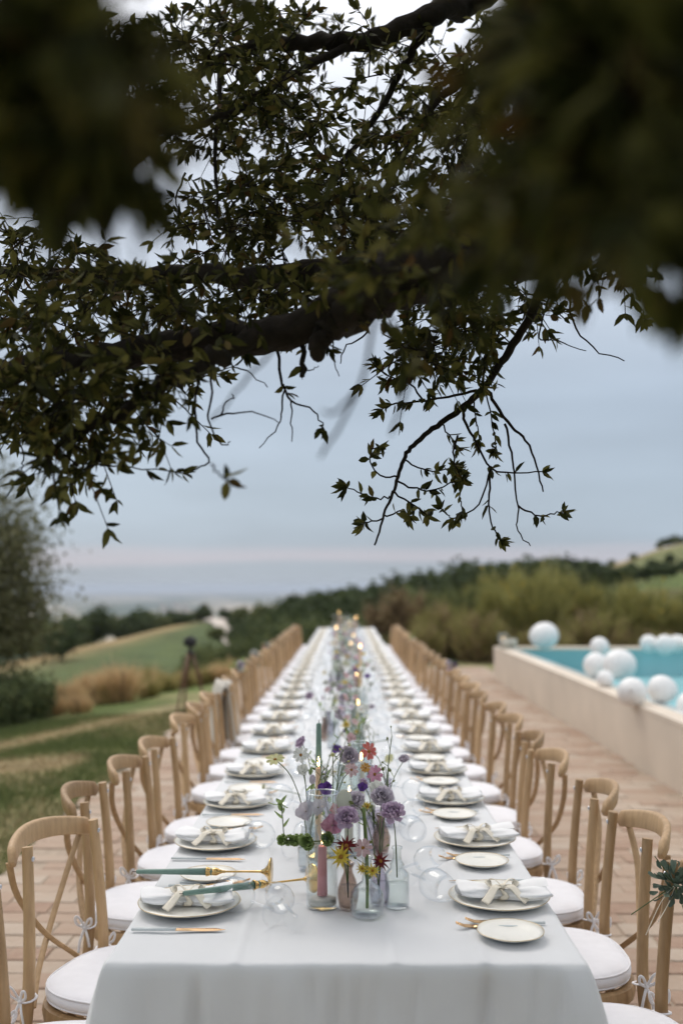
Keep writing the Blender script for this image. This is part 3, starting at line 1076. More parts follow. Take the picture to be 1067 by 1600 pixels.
# lawn blades
rs_ = np.random.default_rng(5)
def blades(n, dry):
    x = rs_.uniform(-6.2, PX0 + 0.04, n * 4); y = 4.3 + 9.2 * rs_.random(n * 4) ** 1.2
    ok = (np.abs((x / y * 1556 + 540) - 190) < 215)
    x, y = x[ok], y[ok]
    keep, zs = [], []
    for i in range(len(x)):
        c = land_cover(x[i], y[i], 0)
        isdry = (c[0] - 0.125) / 0.295 > rnd.uniform(0.18, 0.75)
        if isdry == dry and crest_s(x[i], y[i]) < 1.6:
            keep.append(i); zs.append(ground_z(x[i], y[i]))
        if len(keep) >= n:
            break
    x, y = x[keep], y[keep]
    k = len(x)
    P = np.stack([x, y, np.array(zs)], axis=1)
    D = rs_.normal(size=(k, 3)) * (0.5 if not dry else 0.9); D[:, 2] = 1
    D /= np.linalg.norm(D, axis=1, keepdims=True)
    S = np.cross(D, rs_.normal(size=(k, 3))); S /= np.linalg.norm(S, axis=1, keepdims=True)
    h = (0.035 + 0.035 * rs_.random(k))[:, None] * (0.8 if dry else 1)
    V = np.stack([P - S * 0.003, P + S * 0.003, P + D * h], axis=1).reshape(-1, 3)
    return V, np.arange(3 * k).reshape(-1, 3)
V, F = blades(42000, False)
tag(link('lawn_grass', fast_mesh('lawn_grass', V, F, M['grass'])), 'short green lawn grass beside the patio', 'grass', kind='stuff')
V, F = blades(20000, True)
tag(link('dry_lawn_grass', fast_mesh('dry_lawn_grass', V, F, M['drygrass'])), 'dry straw-coloured patches in the lawn', 'grass', kind='stuff')

# ------------------------------------------------------------------ the holm oak overhanging the table
oak = empty('oak_tree', (2.3, -1.1, 0))
tag(oak, 'dark evergreen oak whose leafy boughs hang over the near end of the table', 'tree')
O0 = Vector((2.3, -1.1, 0))
rk = random.Random(77)
nodes_p = []
wood, twigs = MB(), MB()
LP, LD, LS = [], [], []          # leaf bases, directions, sizes


def add_nodes(path):
    nodes_p.extend([tuple(p) for p in path])


def limb(pts, r0, r1, n=9, sub=6, wob=0.004, dst=None, reg=True):
    path = smooth_path(pts, sub)
    for i in range(1, len(path) - 1):
        path[i] = path[i] + Vector((rk.gauss(0, wob), rk.gauss(0, wob), rk.gauss(0, wob)))
    m_ = len(path)
    (dst or wood).tube([p - O0 for p in path], [lerp(r0, r1, (i / (m_ - 1)) ** 0.8) * rk.uniform(0.96, 1.05) for i in range(m_)], n)
    if reg:
        add_nodes(path)
    return path


def leaf(p, d, s):
    # keep the space just before the lens clear below the close boughs
    if 0 < p[1] < 1.25:
        c = project(p)
        if c and c[1] > 0 and not ((c[0] < 250 and c[1] < 320) or (c[0] > 735 and c[1] < 450) or (c[2] > 0.9 and c[1] < 380 and 600 < c[0])):
            return
    LP.append(tuple(p)); LD.append(tuple(d)); LS.append(s)


def dress(path, k, size, start=0.45, droop=0.25, tip=5):
    """leaves along the outer part of a twig and a rosette on its end"""
    m_ = len(path)
    for j in range(k):
        t = start + (1 - start) * rk.random()
        f = t * (m_ - 1)
        i = min(int(f), m_ - 2)
        p = path[i].lerp(path[i + 1], f - i)
        ax = (path[i + 1] - path[i]).normalized()
        side = ax.orthogonal().normalized()
        side.rotate(Matrix.Rotation(rk.uniform(0, 6.28), 3, ax))
        d = side * 0.85 + ax * rk.uniform(0.3, 0.9) + Vector((0, 0, -droop * rk.uniform(0, 1.6)))
        leaf(p, d, size * rk.uniform(0.55, 1.15))
    ax = (path[-1] - path[-2]).normalized()
    for j in range(tip):
        side = ax.orthogonal().normalized()
        side.rotate(Matrix.Rotation(j * 2.4 + rk.random(), 3, ax))
        leaf(path[-1], ax * rk.uniform(0.5, 1.2) + side * rk.uniform(0.4, 1.0) + Vector((0, 0, -droop * rk.random())), size * rk.uniform(0.6, 1.1))


# trunk and boughs (the trunk stands behind the photographer's right shoulder)
limb([(2.3, -1.1, -0.2), (2.27, -1.08, 0.7), (2.2, -1.0, 1.5), (2.1, -0.9, 2.2)], 0.26, 0.19, 12)
limb([(2.1, -0.9, 2.15), (1.75, -0.3, 2.55), (1.25, 0.45, 2.5), at(1010, 215, 1.15), at(850, 340, 1.5), at(700, 405, 1.8), at(600, 452, 1.95), at(525, 500, 2.05)], 0.14, 0.044, 11, wob=0.006)
limb([at(560, 470, 2.0), at(450, 515, 2.05), at(330, 530, 2.1), at(200, 552, 2.1), at(90, 566, 2.15), at(-20, 585, 2.2), at(-160, 600, 2.3)], 0.042, 0.024, 9, wob=0.005)
limb([at(400, 528, 2.06), at(330, 560, 2.0), at(270, 592, 1.95), at(225, 622, 1.92), at(160, 660, 1.9), at(110, 690, 1.9)], 0.024, 0.008, 8, wob=0.006)
limb([at(230, 548, 2.1), at(150, 600, 2.05), at(80, 640, 2.0), at(40, 690, 2.0)], 0.014, 0.005, 7, wob=0.006)
limb([at(560, 478, 1.98), at(520, 510, 2.0), at(500, 530, 2.0), at(494, 556, 2.0)], 0.04, 0.016, 9, wob=0.003)
limb([at(700, 400, 1.8), at(560, 420, 2.1), at(430, 432, 2.4), at(300, 428, 2.6), at(160, 430, 2.7), at(20, 425, 2.8), at(-90, 430, 2.9)], 0.04, 0.014, 8)
limb([(2.1, -0.9, 2.2), (1.7, 0.3, 3.2), (1.2, 1.6, 3.45), at(800, -40, 2.7), at(680, 15, 2.7), at(600, 58, 2.7), at(500, 66, 2.75), at(400, 70, 2.8), at(320, 105, 2.8), at(225, 165, 2.8), at(150, 250, 2.8)], 0.055, 0.008, 9)
limb([at(560, 62, 2.72), at(470, 110, 2.7), at(400, 150, 2.65), at(330, 190, 2.6), at(270, 205, 2.6), at(210, 260, 2.6)], 0.014, 0.006, 7)
limb([at(900, 30, 2.4), at(740, 112, 2.5), at(665, 180, 2.55), at(605, 285, 2.6), at(575, 335, 2.6)], 0.016, 0.006, 7)
limb([at(880, 60, 2.3), at(790, 150, 2.4), at(738, 212, 2.45), at(722, 290, 2.5), at(700, 350, 2.5)], 0.022, 0.007, 7)
limb([at(690, 10, 2.7), at(660, 60, 2.75), at(625, 110, 2.8), at(590, 180, 2.85), at(530, 260, 2.9), at(470, 330, 2.9)], 0.016, 0.006, 7)
limb([at(345, 95, 2.8), at(340, 180, 2.75), at(335, 260, 2.7), at(345, 350, 2.7)], 0.009, 0.004, 6)
# bough above the picture and one close over the lens
limb([(2.1, -0.9, 2.2), (1.4, 0.1, 2.75), (0.4, 1.1, 3.1), (-0.6, 2.0, 3.5), (-1.8, 2.9, 3.9)], 0.10, 0.02, 9)
limb([(1.7, -0.2, 2.6), (1.2, 1.9, 3.8), (0.6, 3.4, 4.4), (-0.2, 4.4, 4.9)], 0.07, 0.015, 8)
limb([(2.0, -0.8, 2.2), (1.2, -0.1, 2.2), (0.55, 0.45, 2.12), (0.0, 0.62, 2.1), (-0.5, 0.7, 2.02), (-0.9, 0.7, 1.95)], 0.05, 0.01, 8)
limb([(1.0, 0.05, 2.2), (0.75, 0.6, 2.05), (0.5, 0.95, 2.12), (0.35, 1.4, 2.3)], 0.02, 0.006, 7)
# the bough that hangs down on the right, clear against the sky
B0 = limb([at(890, 320, 2.3), at(862, 400, 2.4), at(830, 490, 2.45), at(795, 548, 2.5), at(757, 603, 2.5), at(720, 640, 2.5), at(683, 665, 2.5), at(645, 695, 2.48), at(628, 725, 2.46), at(615, 765, 2.45), at(600, 805, 2.45), at(585, 852, 2.45)], 0.015, 0.0022, 7, wob=0.0015)
fine = [
    ([(757, 605), (775, 632), (800, 668), (822, 688), (838, 728), (848, 768)], 2.5, 0.0055, 0.002, 0, 0),
    ([(722, 640), (728, 662), (745, 694), (767, 731), (801, 738), (846, 737)], 2.5, 0.0045, 0.0017, 6, 4),
    ([(767, 731), (764, 772), (762, 800), (772, 830), (782, 842)], 2.5, 0.0032, 0.0016, 7, 8),
    ([(788, 662), (799, 708), (803, 738), (809, 794), (808, 828), (828, 853)], 2.52, 0.0035, 0.0014, 0, 0),
    ([(809, 790), (836, 806), (858, 804), (880, 800)], 2.52, 0.0028, 0.0014, 5, 7),
    ([(715, 680), (708, 715), (716, 740), (719, 777), (722, 800)], 2.47, 0.003, 0.0014, 6, 4),
    ([(767, 731), (747, 788), (715, 808), (700, 806), (690, 795)], 2.48, 0.0026, 0.0014, 8, 4),
    ([(609, 775), (588, 779), (558, 768), (538, 760)], 2.45, 0.0026, 0.0014, 9, 5),
    ([(622, 745), (596, 744), (579, 721), (581, 703), (595, 698)], 2.45, 0.0026, 0.0014, 8, 5),
    ([(618, 750), (646, 762), (674, 766), (708, 752), (722, 748)], 2.46, 0.003, 0.0014, 26, 6),
    ([(612, 768), (640, 785), (660, 800), (668, 806)], 2.44, 0.003, 0.0014, 16, 5),
    ([(600, 805), (628, 798), (640, 806)], 2.44, 0.0025, 0.0014, 8, 4),
    ([(598, 810), (575, 815), (566, 820)], 2.46, 0.0025, 0.0014, 7, 4),
    ([(632, 718), (660, 735), (690, 735), (712, 730)], 2.5, 0.0025, 0.0014, 16, 5),
    ([(757, 603), (765, 640), (775, 690), (772, 705)], 2.53, 0.0025, 0.0013, 10, 6),
    ([(740, 622), (745, 660), (748, 690)], 2.53, 0.0025, 0.0013, 10, 4),
    ([(690, 662), (705, 685), (715, 700)], 2.5, 0.0025, 0.0013, 12, 4),
    ([(745, 610), (700, 620), (655, 628), (610, 632), (596, 640)], 2.45, 0.004, 0.0016, 20, 6),
    ([(660, 628), (640, 600), (610, 590), (585, 570)], 2.45, 0.003, 0.0015, 18, 6),
    ([(640, 600), (650, 560), (655, 530)], 2.45, 0.003, 0.0015, 16, 6),
    # bare twigs hanging free
    ([(318, 545), (310, 592), (305, 640), (310, 690), (325, 722), (300, 735)], 1.95, 0.0042, 0.0014, 0, 0),
    ([(325, 560), (330, 612), (327, 660), (345, 695), (360, 690)], 1.95, 0.0032, 0.0012, 0, 0),
    ([(330, 655), (365, 645), (400, 645), (435, 660)], 1.95, 0.0024, 0.001, 0, 0),
    ([(345, 650), (352, 630), (365, 620), (362, 615)], 1.95, 0.002, 0.001, 0, 0),
    ([(432, 535), (440, 590), (455, 625), (490, 640), (503, 668)], 2.1, 0.0042, 0.0012, 4, 3),
    ([(442, 600), (441, 640), (435, 665), (405, 700)], 2.1, 0.0026, 0.001, 0, 0),
    ([(455, 625), (456, 660), (456, 690)], 2.1, 0.002, 0.001, 0, 0),
    ([(358, 530), (362, 570), (385, 580), (418, 605)], 2.05, 0.0026, 0.001, 0, 0),
    ([(472, 520), (474, 560), (472, 588)], 2.05, 0.0065, 0.006, 0, 0),
    ([(472, 580), (485, 578), (498, 572)], 2.05, 0.0018, 0.001, 0, 0),
    ([(520, 520), (522, 555), (530, 588)], 2.1, 0.002, 0.001, 0, 0),
    ([(560, 480), (572, 520), (540, 540), (532, 568)], 2.3, 0.0032, 0.0012, 0, 0),
    ([(890, 380), (888, 440), (895, 500), (925, 542), (975, 564)], 2.35, 0.004, 0.0013, 0, 0),
    ([(880, 400), (842, 520), (860, 530), (915, 548)], 2.35, 0.003, 0.0011, 0, 0),
    ([(900, 395), (855, 455), (838, 470), (860, 486), (905, 478)], 2.35, 0.003, 0.0011, 0, 0),
    ([(870, 350), (885, 430), (870, 470), (880, 500), (900, 492)], 2.4, 0.003, 0.0011, 2, 0),
    ([(975, 330), (985, 400), (970, 440), (1000, 480), (1005, 500)], 2.2, 0.003, 0.0012, 7, 7),
    ([(1010, 330), (1015, 390), (1000, 410), (960, 408)], 2.2, 0.003, 0.0012, 5, 2),
    ([(30, 690), (38, 720), (34, 735)], 2.0, 0.002, 0.001, 0, 0),
    ([(110, 690), (160, 725), (200, 728), (285, 740)], 1.9, 0.003, 0.001, 6, 2),
    ([(330, 725), (345, 742), (355, 750)], 1.5, 0.002, 0.001, 1, 2),
    ([(290, 270), (275, 310), (280, 340), (262, 350)], 2.3, 0.003, 0.001, 0, 0),
    ([(640, 395), (600, 440), (560, 610), (500, 715)], 0.95, 0.0035, 0.0016, 0, 0),
    ([(560, 610), (530, 640), (505, 642)], 0.95, 0.0022, 0.0012, 0, 0),
    ([(700, 470), (640, 600), (610, 680)], 1.0, 0.003, 0.0014, 0, 0),
    ([(430, 540), (380, 600), (330, 655)], 1.05, 0.0022, 0.0012, 0, 0),
]
for pts, d, r0, r1, k, tip in fine:
    ln = len(pts)
    w = [at(px, py, d + 0.05 * math.sin(i * 1.9 + px * 0.03) * (i / ln)) for i, (px, py) in enumerate(pts)]
    path = limb(w, r0, r1, 5, 4, 0.0018 if d > 1.2 else 0.001, twigs, reg=False)
    if k or tip:
        dress(path, int(k * 1.5), 0.039 if d > 1.2 else 0.05, 0.3, 0.4, tip + (2 if tip else 0))

# leafy shoots: points through the boughs' volumes, each joined to the nearest wood
NP = None
def grow(regions):
    targets = []
    for cx, cy, rx, ry, d0, d1, n_, k, size in regions:
        for _ in range(n_):
            a, u = rk.uniform(0, 6.283), math.sqrt(rk.random())
            targets.append((at(cx + rx * u * math.cos(a), cy + ry * u * math.sin(a), rk.uniform(d0, d1)), k, size))
    join(targets)


def join(targets, maxn=5):
    base = np.array(nodes_p)
    ds = [np.min(np.sum((base - np.array(t[0])) ** 2, axis=1)) for t in targets]
    buf = np.empty((len(base) + len(targets) * 6, 3))
    buf[:len(base)] = base
    cnt = len(base)
    for i in np.argsort(ds):
        t, k, size = targets[i]
        d2 = np.sum((buf[:cnt] - np.array(t)) ** 2, axis=1)
        j = int(np.argmin(d2))
        p = Vector(buf[j])
        L = (t - p).length
        if L < 0.02:
            continue
        mid = p.lerp(t, 0.5) + Vector((rk.gauss(0, 0.1), rk.gauss(0, 0.1), rk.uniform(-0.02, 0.16))) * L
        path = smooth_path([p, mid, t], 3)
        rr_ = 0.0016 + 0.006 * min(1.0, L)
        m_ = len(path)
        twigs.tube([q - O0 for q in path], [lerp(rr_, 0.0013, q / (m_ - 1)) for q in range(m_)], 4)
        for q in path[1:]:
            buf[cnt] = q
            cnt += 1
        # side sprigs
        dress(path, k, size, 0.35, 0.3, 5)
        for q in range(2):
            b_ = path[rk.randrange(2, m_ - 1)]
            dirv = Vector((rk.gauss(0, 1), rk.gauss(0, 1), rk.gauss(-0.2, 0.8))).normalized()
            sp = [b_, b_ + dirv * 0.05 + Vector((0, 0, -0.004)), b_ + dirv * rk.uniform(0.07, 0.14) + Vector((0, 0, -0.02))]
            twigs.tube([s_ - O0 for s_ in sp], [0.0018, 0.0014, 0.001], 4)
            dress(sp, max(2, k // 2), size, 0.3, 0.3, 3)
    nodes_p[:] = [tuple(v) for v in buf[:cnt]]


S = 0.041
grow([
    (330, 60, 150, 75, 2.3, 3.4, 54, 6, S), (540, 120, 190, 110, 2.3, 3.6, 72, 6, S), (470, 310, 120, 75, 2.0, 3.0, 62, 6, S),
    (660, 270, 110, 110, 2.0, 3.0, 60, 6, S), (640, 410, 140, 50, 1.7, 2.8, 50, 6, S), (330, 350, 70, 60, 2.2, 3.0, 22, 5, S),
    (120, 470, 150, 70, 1.8, 2.8, 52, 6, S), (330, 460, 160, 60, 1.8, 2.8, 50, 6, S), (95, 630, 105, 75, 1.7, 2.3, 46, 6, S),
    (240, 600, 80, 50, 1.8, 2.3, 20, 5, S), (60, 370, 80, 30, 2.0, 2.8, 14, 5, S), (700, 540, 90, 65, 2.2, 2.7, 36, 6, S),
    (770, 470, 70, 50, 2.2, 2.8, 22, 5, S), (830, 150, 130, 160, 1.8, 3.4, 84, 6, S), (890, 330, 110, 60, 1.6, 2.8, 44, 5, S),
    (60, 130, 130, 170, 1.6, 3.2, 60, 6, S), (210, 150, 80, 70, 2.2, 3.2, 30, 6, S), (400, 190, 120, 50, 2.3, 3.2, 32, 6, S),
    (990, 230, 90, 190, 1.5, 3.0, 70, 6, S), (130, 715, 70, 25, 1.8, 2.0, 9, 6, S), (975, 420, 60, 25, 1.9, 2.4, 6, 4, S),
    # close to the lens, far out of focus
    (90, 110, 125, 130, 0.50, 0.72, 30, 6, 0.05), (120, 240, 90, 60, 0.52, 0.7, 10, 6, 0.05), (930, 100, 150, 130, 0.55, 0.95, 42, 6, 0.05), (965, 250, 105, 75, 0.55, 0.95, 24, 6, 0.05),
    (1045, 350, 30, 40, 0.5, 0.7, 5, 6, 0.05), (670, 310, 40, 40, 0.95, 1.2, 3, 5, 0.045), (600, 440, 90, 30, 1.2, 1.6, 7, 5, 0.045),
    (250, 300, 25, 50, 0.6, 0.7, 2, 4, 0.05),
])
# unseen rest of the crown above and behind, added to shade the table end
up = []
while len(up) < 1350:
    p = Vector((rk.uniform(-2.6, 4.2), rk.uniform(-3.4, 5.6), rk.uniform(2.2, 5.6)))
    if p.z < 2.1 + 0.66 * max(p.y, 0) or ((p - Vector((1.2, 0.2, 3.4))) * 1.0).length > 4.2:
        continue
    up.append((p, 16, 0.07))
join(up)

wood.build('trunk', M['bark'], oak)
twigs.build('twigs', M['twigbark'], oak, smooth=True)
LPa, LDa, LSa = np.array(LP), np.array(LD), np.array(LS)
# the largest leaves in the picture are single pieces
def leaf_rank(i):
    p = project(LP[i])
    if p is None or not (0 < p[0] < 1067 and 0 < p[1] < 1600):
        return 0
    return LS[i] / p[2]
rank = sorted(range(len(LP)), key=leaf_rank, reverse=True)
sing = rank[:295]
rest = np.array(sorted(set(range(len(LP))) - set(sing)))
rs_ = np.random.default_rng(9)
V, F = leaf_cloud(LPa[rest] - np.array(O0), LDa[rest], LSa[rest], rs_, 0.36)
tag(link('crown', fast_mesh('crown', V, F, M['leaf']), oak), kind='stuff')
V, F = leaf_cloud(np.zeros((1, 3)), np.array([[0, 1.0, 0]]), np.ones(1), np.random.default_rng(1))
leaf_me = fast_mesh('leaf', V, F, M['leafobj'])
for i in sing:
    q = Vector(LD[i]).to_track_quat('Y', 'Z') @ Euler((0, rk.uniform(0, 6.28), 0)).to_quaternion()
    link('leaf', leaf_me, oak, mat4=Matrix.LocRotScale(Vector(LP[i]) - O0, q, Vector((LS[i],) * 3)))
print('oak leaves', len(LP), 'twig faces', len(twigs.f))

# ================================================================== TABLE
TZ = 0.76
TY0, TY1, TW = 2.135, 18.5, 0.495
PITCHY, Y0P, NPL = 0.572, 2.53, 28
END = 'from the tree-shaded end'

# trestle tables under the cloth
for k in range(8):
    t = empty('banquet_table', (0, TY0 + 0.04 + k * 2.035 + 1.0, 0))
    mb = MB(); mb.box(-0.485, 0.485, -1.0, 1.0, TZ - 0.035, TZ - 0.008); mb.build('tabletop', M['tabletop'], t, smooth=False)
    for sx in (-1, 1):
        for sy in (-1, 1):
            mb = MB(); mb.box(sx * 0.4 - 0.02, sx * 0.4 + 0.02, sy * 0.8 - 0.02, sy * 0.8 + 0.02, 0.003, TZ - 0.035); mb.build('leg', M['tabletop'], t, smooth=False)
    tag(t, 'wooden banquet table under the white cloth, %s %s' % (ORD[k], END), 'table', 'tables under the cloth')


def build_cloth():
    nx, ny = 168, 300
    V, F = [], []
    ix = {}
    ys = [TY0 + (TY1 - TY0) * (j / ny) ** 1.25 for j in range(ny + 1)]

    def top(x, y):
        z = TZ + 0.0022 * mnoise.noise(Vector((x * 5, y * 4, 1))) + 0.0016 * mnoise.noise(Vector((x * 14, y * 3, 7))) + 0.0022 * max(0, mnoise.noise(Vector((x * 3.2, y * 14, 5))))
        # soft pressed folds running along the table
        for fx in (-0.24, 0.11, 0.3):
            z += 0.0035 * math.exp(-((x - fx - 0.015 * math.sin(y * 1.3 + fx * 9)) / 0.012) ** 2)
        for fy in (2.44, 2.93, 3.62, 4.4, 5.3, 6.4):
            z += 0.0022 * math.exp(-((y - fy - 0.02 * math.sin(x * 4 + fy)) / 0.014) ** 2)
        return z
    rc = random.Random(21)
    ridges = [(rc.uniform(-0.48, 0.48), rc.uniform(0.010, 0.024), rc.choice((-1, 1)) * rc.uniform(0.005, 0.012), rc.uniform(-0.12, 0.12), rc.uniform(0.0, 0.06)) for _ in range(22)]
    for j, y in enumerate(ys):
        for i in range(nx + 1):
            x = -TW + 2 * TW * i / nx
            ix[i, j] = len(V)
            V.append((x, y, top(x, y)))
    for j in range(ny):
        for i in range(nx):
            F.append((ix[i, j], ix[i + 1, j], ix[i + 1, j + 1], ix[i, j + 1]))
    ring = [(i, 0) for i in range(nx)] + [(nx, j) for j in range(ny)] + [(i, ny) for i in range(nx, 0, -1)] + [(0, j) for j in range(ny, 0, -1)]
    m_ = len(ring)
    prev = [ix[r] for r in ring]
    base = [Vector(V[k]) for k in prev]
    # outward directions, turning smoothly round the corners
    outd = []
    for i, j in ring:
        d = Vector((0, 0, 0))
        x, y = V[ix[i, j]][0], V[ix[i, j]][1]
        wx = max(0, 1 - (TW - abs(x)) / 0.035)
        wy0, wy1 = max(0, 1 - (y - TY0) / 0.035), max(0, 1 - (TY1 - y) / 0.035)
        d = Vector((math.copysign(wx, x), wy1 - wy0, 0))
        outd.append(d.normalized())
    steps = [(0.006, 0.003), (0.010, 0.012), (0.012, 0.03)] + [(0.012, 0.06 + 0.665 * (k / 16)) for k in range(17)]
    for off, drop in steps:
        cur = []
        for k in range(m_):
            b = base[k]
            d = outd[k]
            x, y = b.x, b.y
            q = drop / 0.72
            cx, cyy = TW - abs(x), min(y - TY0, TY1 - y)
            corner = math.exp(-(max(cx, cyy) / 0.10) ** 2)
            if y < TY0 + 0.02 or y > TY1 - 0.02:
                s = x
                wave = 0.016 * mnoise.noise(Vector((x * 6.5 + drop * 0.8, drop * 0.8, 2))) + 0.012 * mnoise.noise(Vector((x * 15, drop * 1.8, 8))) + 0.010 * max(0, math.sin((x - 0.25 * drop) * 42)) * math.exp(-(x / 0.22) ** 2)
            else:
                wave = 0.02 * mnoise.noise(Vector((3 + x, y * 4.2, drop * 0.8))) + 0.012 * math.sin(y * 15 + 2 * mnoise.noise(Vector((y * 2, 0, 0))))
            fold = 0.12 * corner * q ** 0.8
            # the corner cloth bunches into one fold just inside each side of the corner
            dip = 0.045 * q * math.exp(-((max(cx, cyy) - 0.085) / 0.03) ** 2)
            r_ = off + wave * math.sqrt(q) * 1.5 * sstep(0.01, 0.12, drop) + fold - dip + 0.012 * q
            if y < TY0 + 0.02 or y > TY1 - 0.02:
                for xi, wi, ai, sl, st in ridges:
                    r_ += ai * sstep(0.0, 0.04 + st, drop) * math.exp(-((x - xi - sl * drop) / (wi * (1 + 1.2 * q))) ** 2)
            p = b + d * r_
            cur.append(len(V))
            V.append((p.x, p.y, b.z - drop))
        for k in range(m_):
            k2 = (k + 1) % m_
            F.append((prev[k2], prev[k], cur[k], cur[k2]))
        prev = cur
    me = bpy.data.meshes.new('tablecloth')
    me.from_pydata(V, [], F)
    me.polygons.foreach_set('use_smooth', [True] * len(F))
    me.materials.append(M['cloth'])
    me.update()
    tag(link('tablecloth', me), 'long white cloth covering the banquet table and hanging to the ground', 'tablecloth')


build_cloth()

# ------------------------------------------------------------------ chairs
def make_chair():
    r = empty('cross_back_chair')
    legs = {}
    for s in (-1, 1):
        mb = MB()
        path = smooth_path([(-0.275, s * 0.185, 0), (-0.245, s * 0.19, 0.22), (-0.222, s * 0.188, 0.45), (-0.229, s * 0.178, 0.63), (-0.250, s * 0.165, 0.845)], 5)
        mb.tube(path, [lerp(0.0135, 0.0165, min(1, i / 10)) if i < 11 else lerp(0.0165, 0.0145, (i - 10) / 10) for i in range(len(path))], 10)
        legs[s] = mb.build('back_leg', M['wood'], r, sharp=50)
    for s in (-1, 1):
        mb = MB()
        path = smooth_path([(0.19, s * 0.185, 0), (0.185, s * 0.18, 0.22), (0.175, s * 0.172, 0.41)], 4)
        mb.tube(path, [lerp(0.012, 0.0165, i / 8) for i in range(9)], 10)
        mb.build('front_leg', M['wood'], r, sharp=50)
    # bent top rail, thick at the middle, rounded ends lapping behind the stiles
    mb = MB()
    nseg, rows = 22, []
    sec = [(-1, -0.8), (-0.55, -1), (0.55, -1), (1, -0.8), (1, 0.8), (0.55, 1), (-0.55, 1), (-1, 0.8)]
    vv, ff = [], []
    for i in range(nseg + 1):
        u = -1 + 2 * i / nseg
        y = 0.205 * u
        bow = -0.072 * (1 - u * u) - 0.270
        zc = 0.815 + 0.028 * (1 - u * u)
        e = min(1.0, math.sqrt(max(0.0, 1 - max(0, (abs(u) - 0.86) / 0.14) ** 2)) + 0.08)
        hh, tt = (0.0275 - 0.003 * u * u) * e, 0.0105 * (0.55 + 0.45 * e)
        tang = Vector((0.144 * u / 0.205 * 1.0, 1, 0)).normalized()
        nrm = Vector((tang.y, -tang.x, 0))
        for a, b in sec:
            p = Vector((bow, y, zc)) + nrm * (a * tt) + Vector((-0.12 * b * hh, 0, b * hh))
            vv.append(p)
    for i in range(nseg):
        for k in range(8):
            k2 = (k + 1) % 8
            ff.append((i * 8 + k, i * 8 + k2, i * 8 + 8 + k2, i * 8 + 8 + k))
    ff += [tuple(range(7, -1, -1)), tuple(nseg * 8 + k for k in range(8))]
    mb.add(vv, ff)
    mb.build('top_rail', M['wood'], r, sharp=55)
    for s in (-1, 1):
        mb = MB()
        path = smooth_path([(-0.300, s * 0.172, 0.80), (-0.308, s * 0.12, 0.70), (-0.292 - 0.008 * s, s * 0.03, 0.58), (-0.262 - 0.006 * s, -s * 0.075, 0.49), (-0.232, -s * 0.15, 0.425)], 5)
        mb.tube(path, 1.0, 8, flat=(0.0032, 0.0105, (1, 0, 0.25)))
        mb.build('cross_strap', M['wood'], r, sharp=50)
    mb = MB()
    ring = []
    for k in range(32):
        a = 2 * math.pi * k / 32
        ring.append(outline(a, 0.214, 0.212) + Vector((0, 0, 0.422)))
    mb.tube(ring, 1.0, 8, flat=(0.016, 0.022, (0, 0, 1)), closed=True)
    frame = mb.build('seat_frame', M['wood'], r, sharp=50)
    mb = MB()
    mb.add([tuple(outline(2 * math.pi * k / 32, 0.209, 0.205) + Vector((0, 0, 0.447))) for k in range(32)], [tuple(range(32))])
    mb.build('seat_caning', M['cane'], frame, smooth=False)
    for (p0, p1, p2) in (((-0.232, 0.187, 0.2), (-0.02, 0.165, 0.33), (0.182, 0.178, 0.2)), ((-0.232, -0.187, 0.2), (-0.02, -0.165, 0.33), (0.182, -0.178, 0.2)),
                         ((0.184, -0.178, 0.22), (0.165, 0, 0.36), (0.184, 0.178, 0.22)), ((-0.23, -0.187, 0.22), (-0.2, 0, 0.36), (-0.23, 0.187, 0.22))):
        mb = MB()
        mb.tube(smooth_path([p0, Vector(p0).lerp(Vector(p1), 0.6) + Vector((0, 0, 0.035)), p1, Vector(p2).lerp(Vector(p1), 0.6) + Vector((0, 0, 0.035)), p2], 4), 0.0105, 8)
        mb.build('stretcher', M['wood'], r)
    for s in (-1, 1):
        mb = MB()
        mb.lathe([(0, 0.0035), (0.004, 0.0033), (0.0065, 0.0015), (0.0068, 0)], 12, Matrix.Translation((-0.2315, s * 0.166, 0.815)) @ Matrix.Rotation(R(90), 4, 'Y'))
        mb.build('bolt', M['steel'], legs[s])
    return r


def outline(a, hx, hy):
    """rounded seat outline, squarer at the front (+x)"""
    c, s = math.cos(a), math.sin(a)
    e = 0.55 if c > 0 else 0.72
    x = math.copysign(abs(c) ** e, c) * hx
    y = math.copysign(abs(s) ** e, s) * hy * (1 - 0.05 * (1 - c) / 2)
    return Vector((x - 0.01, y, 0))


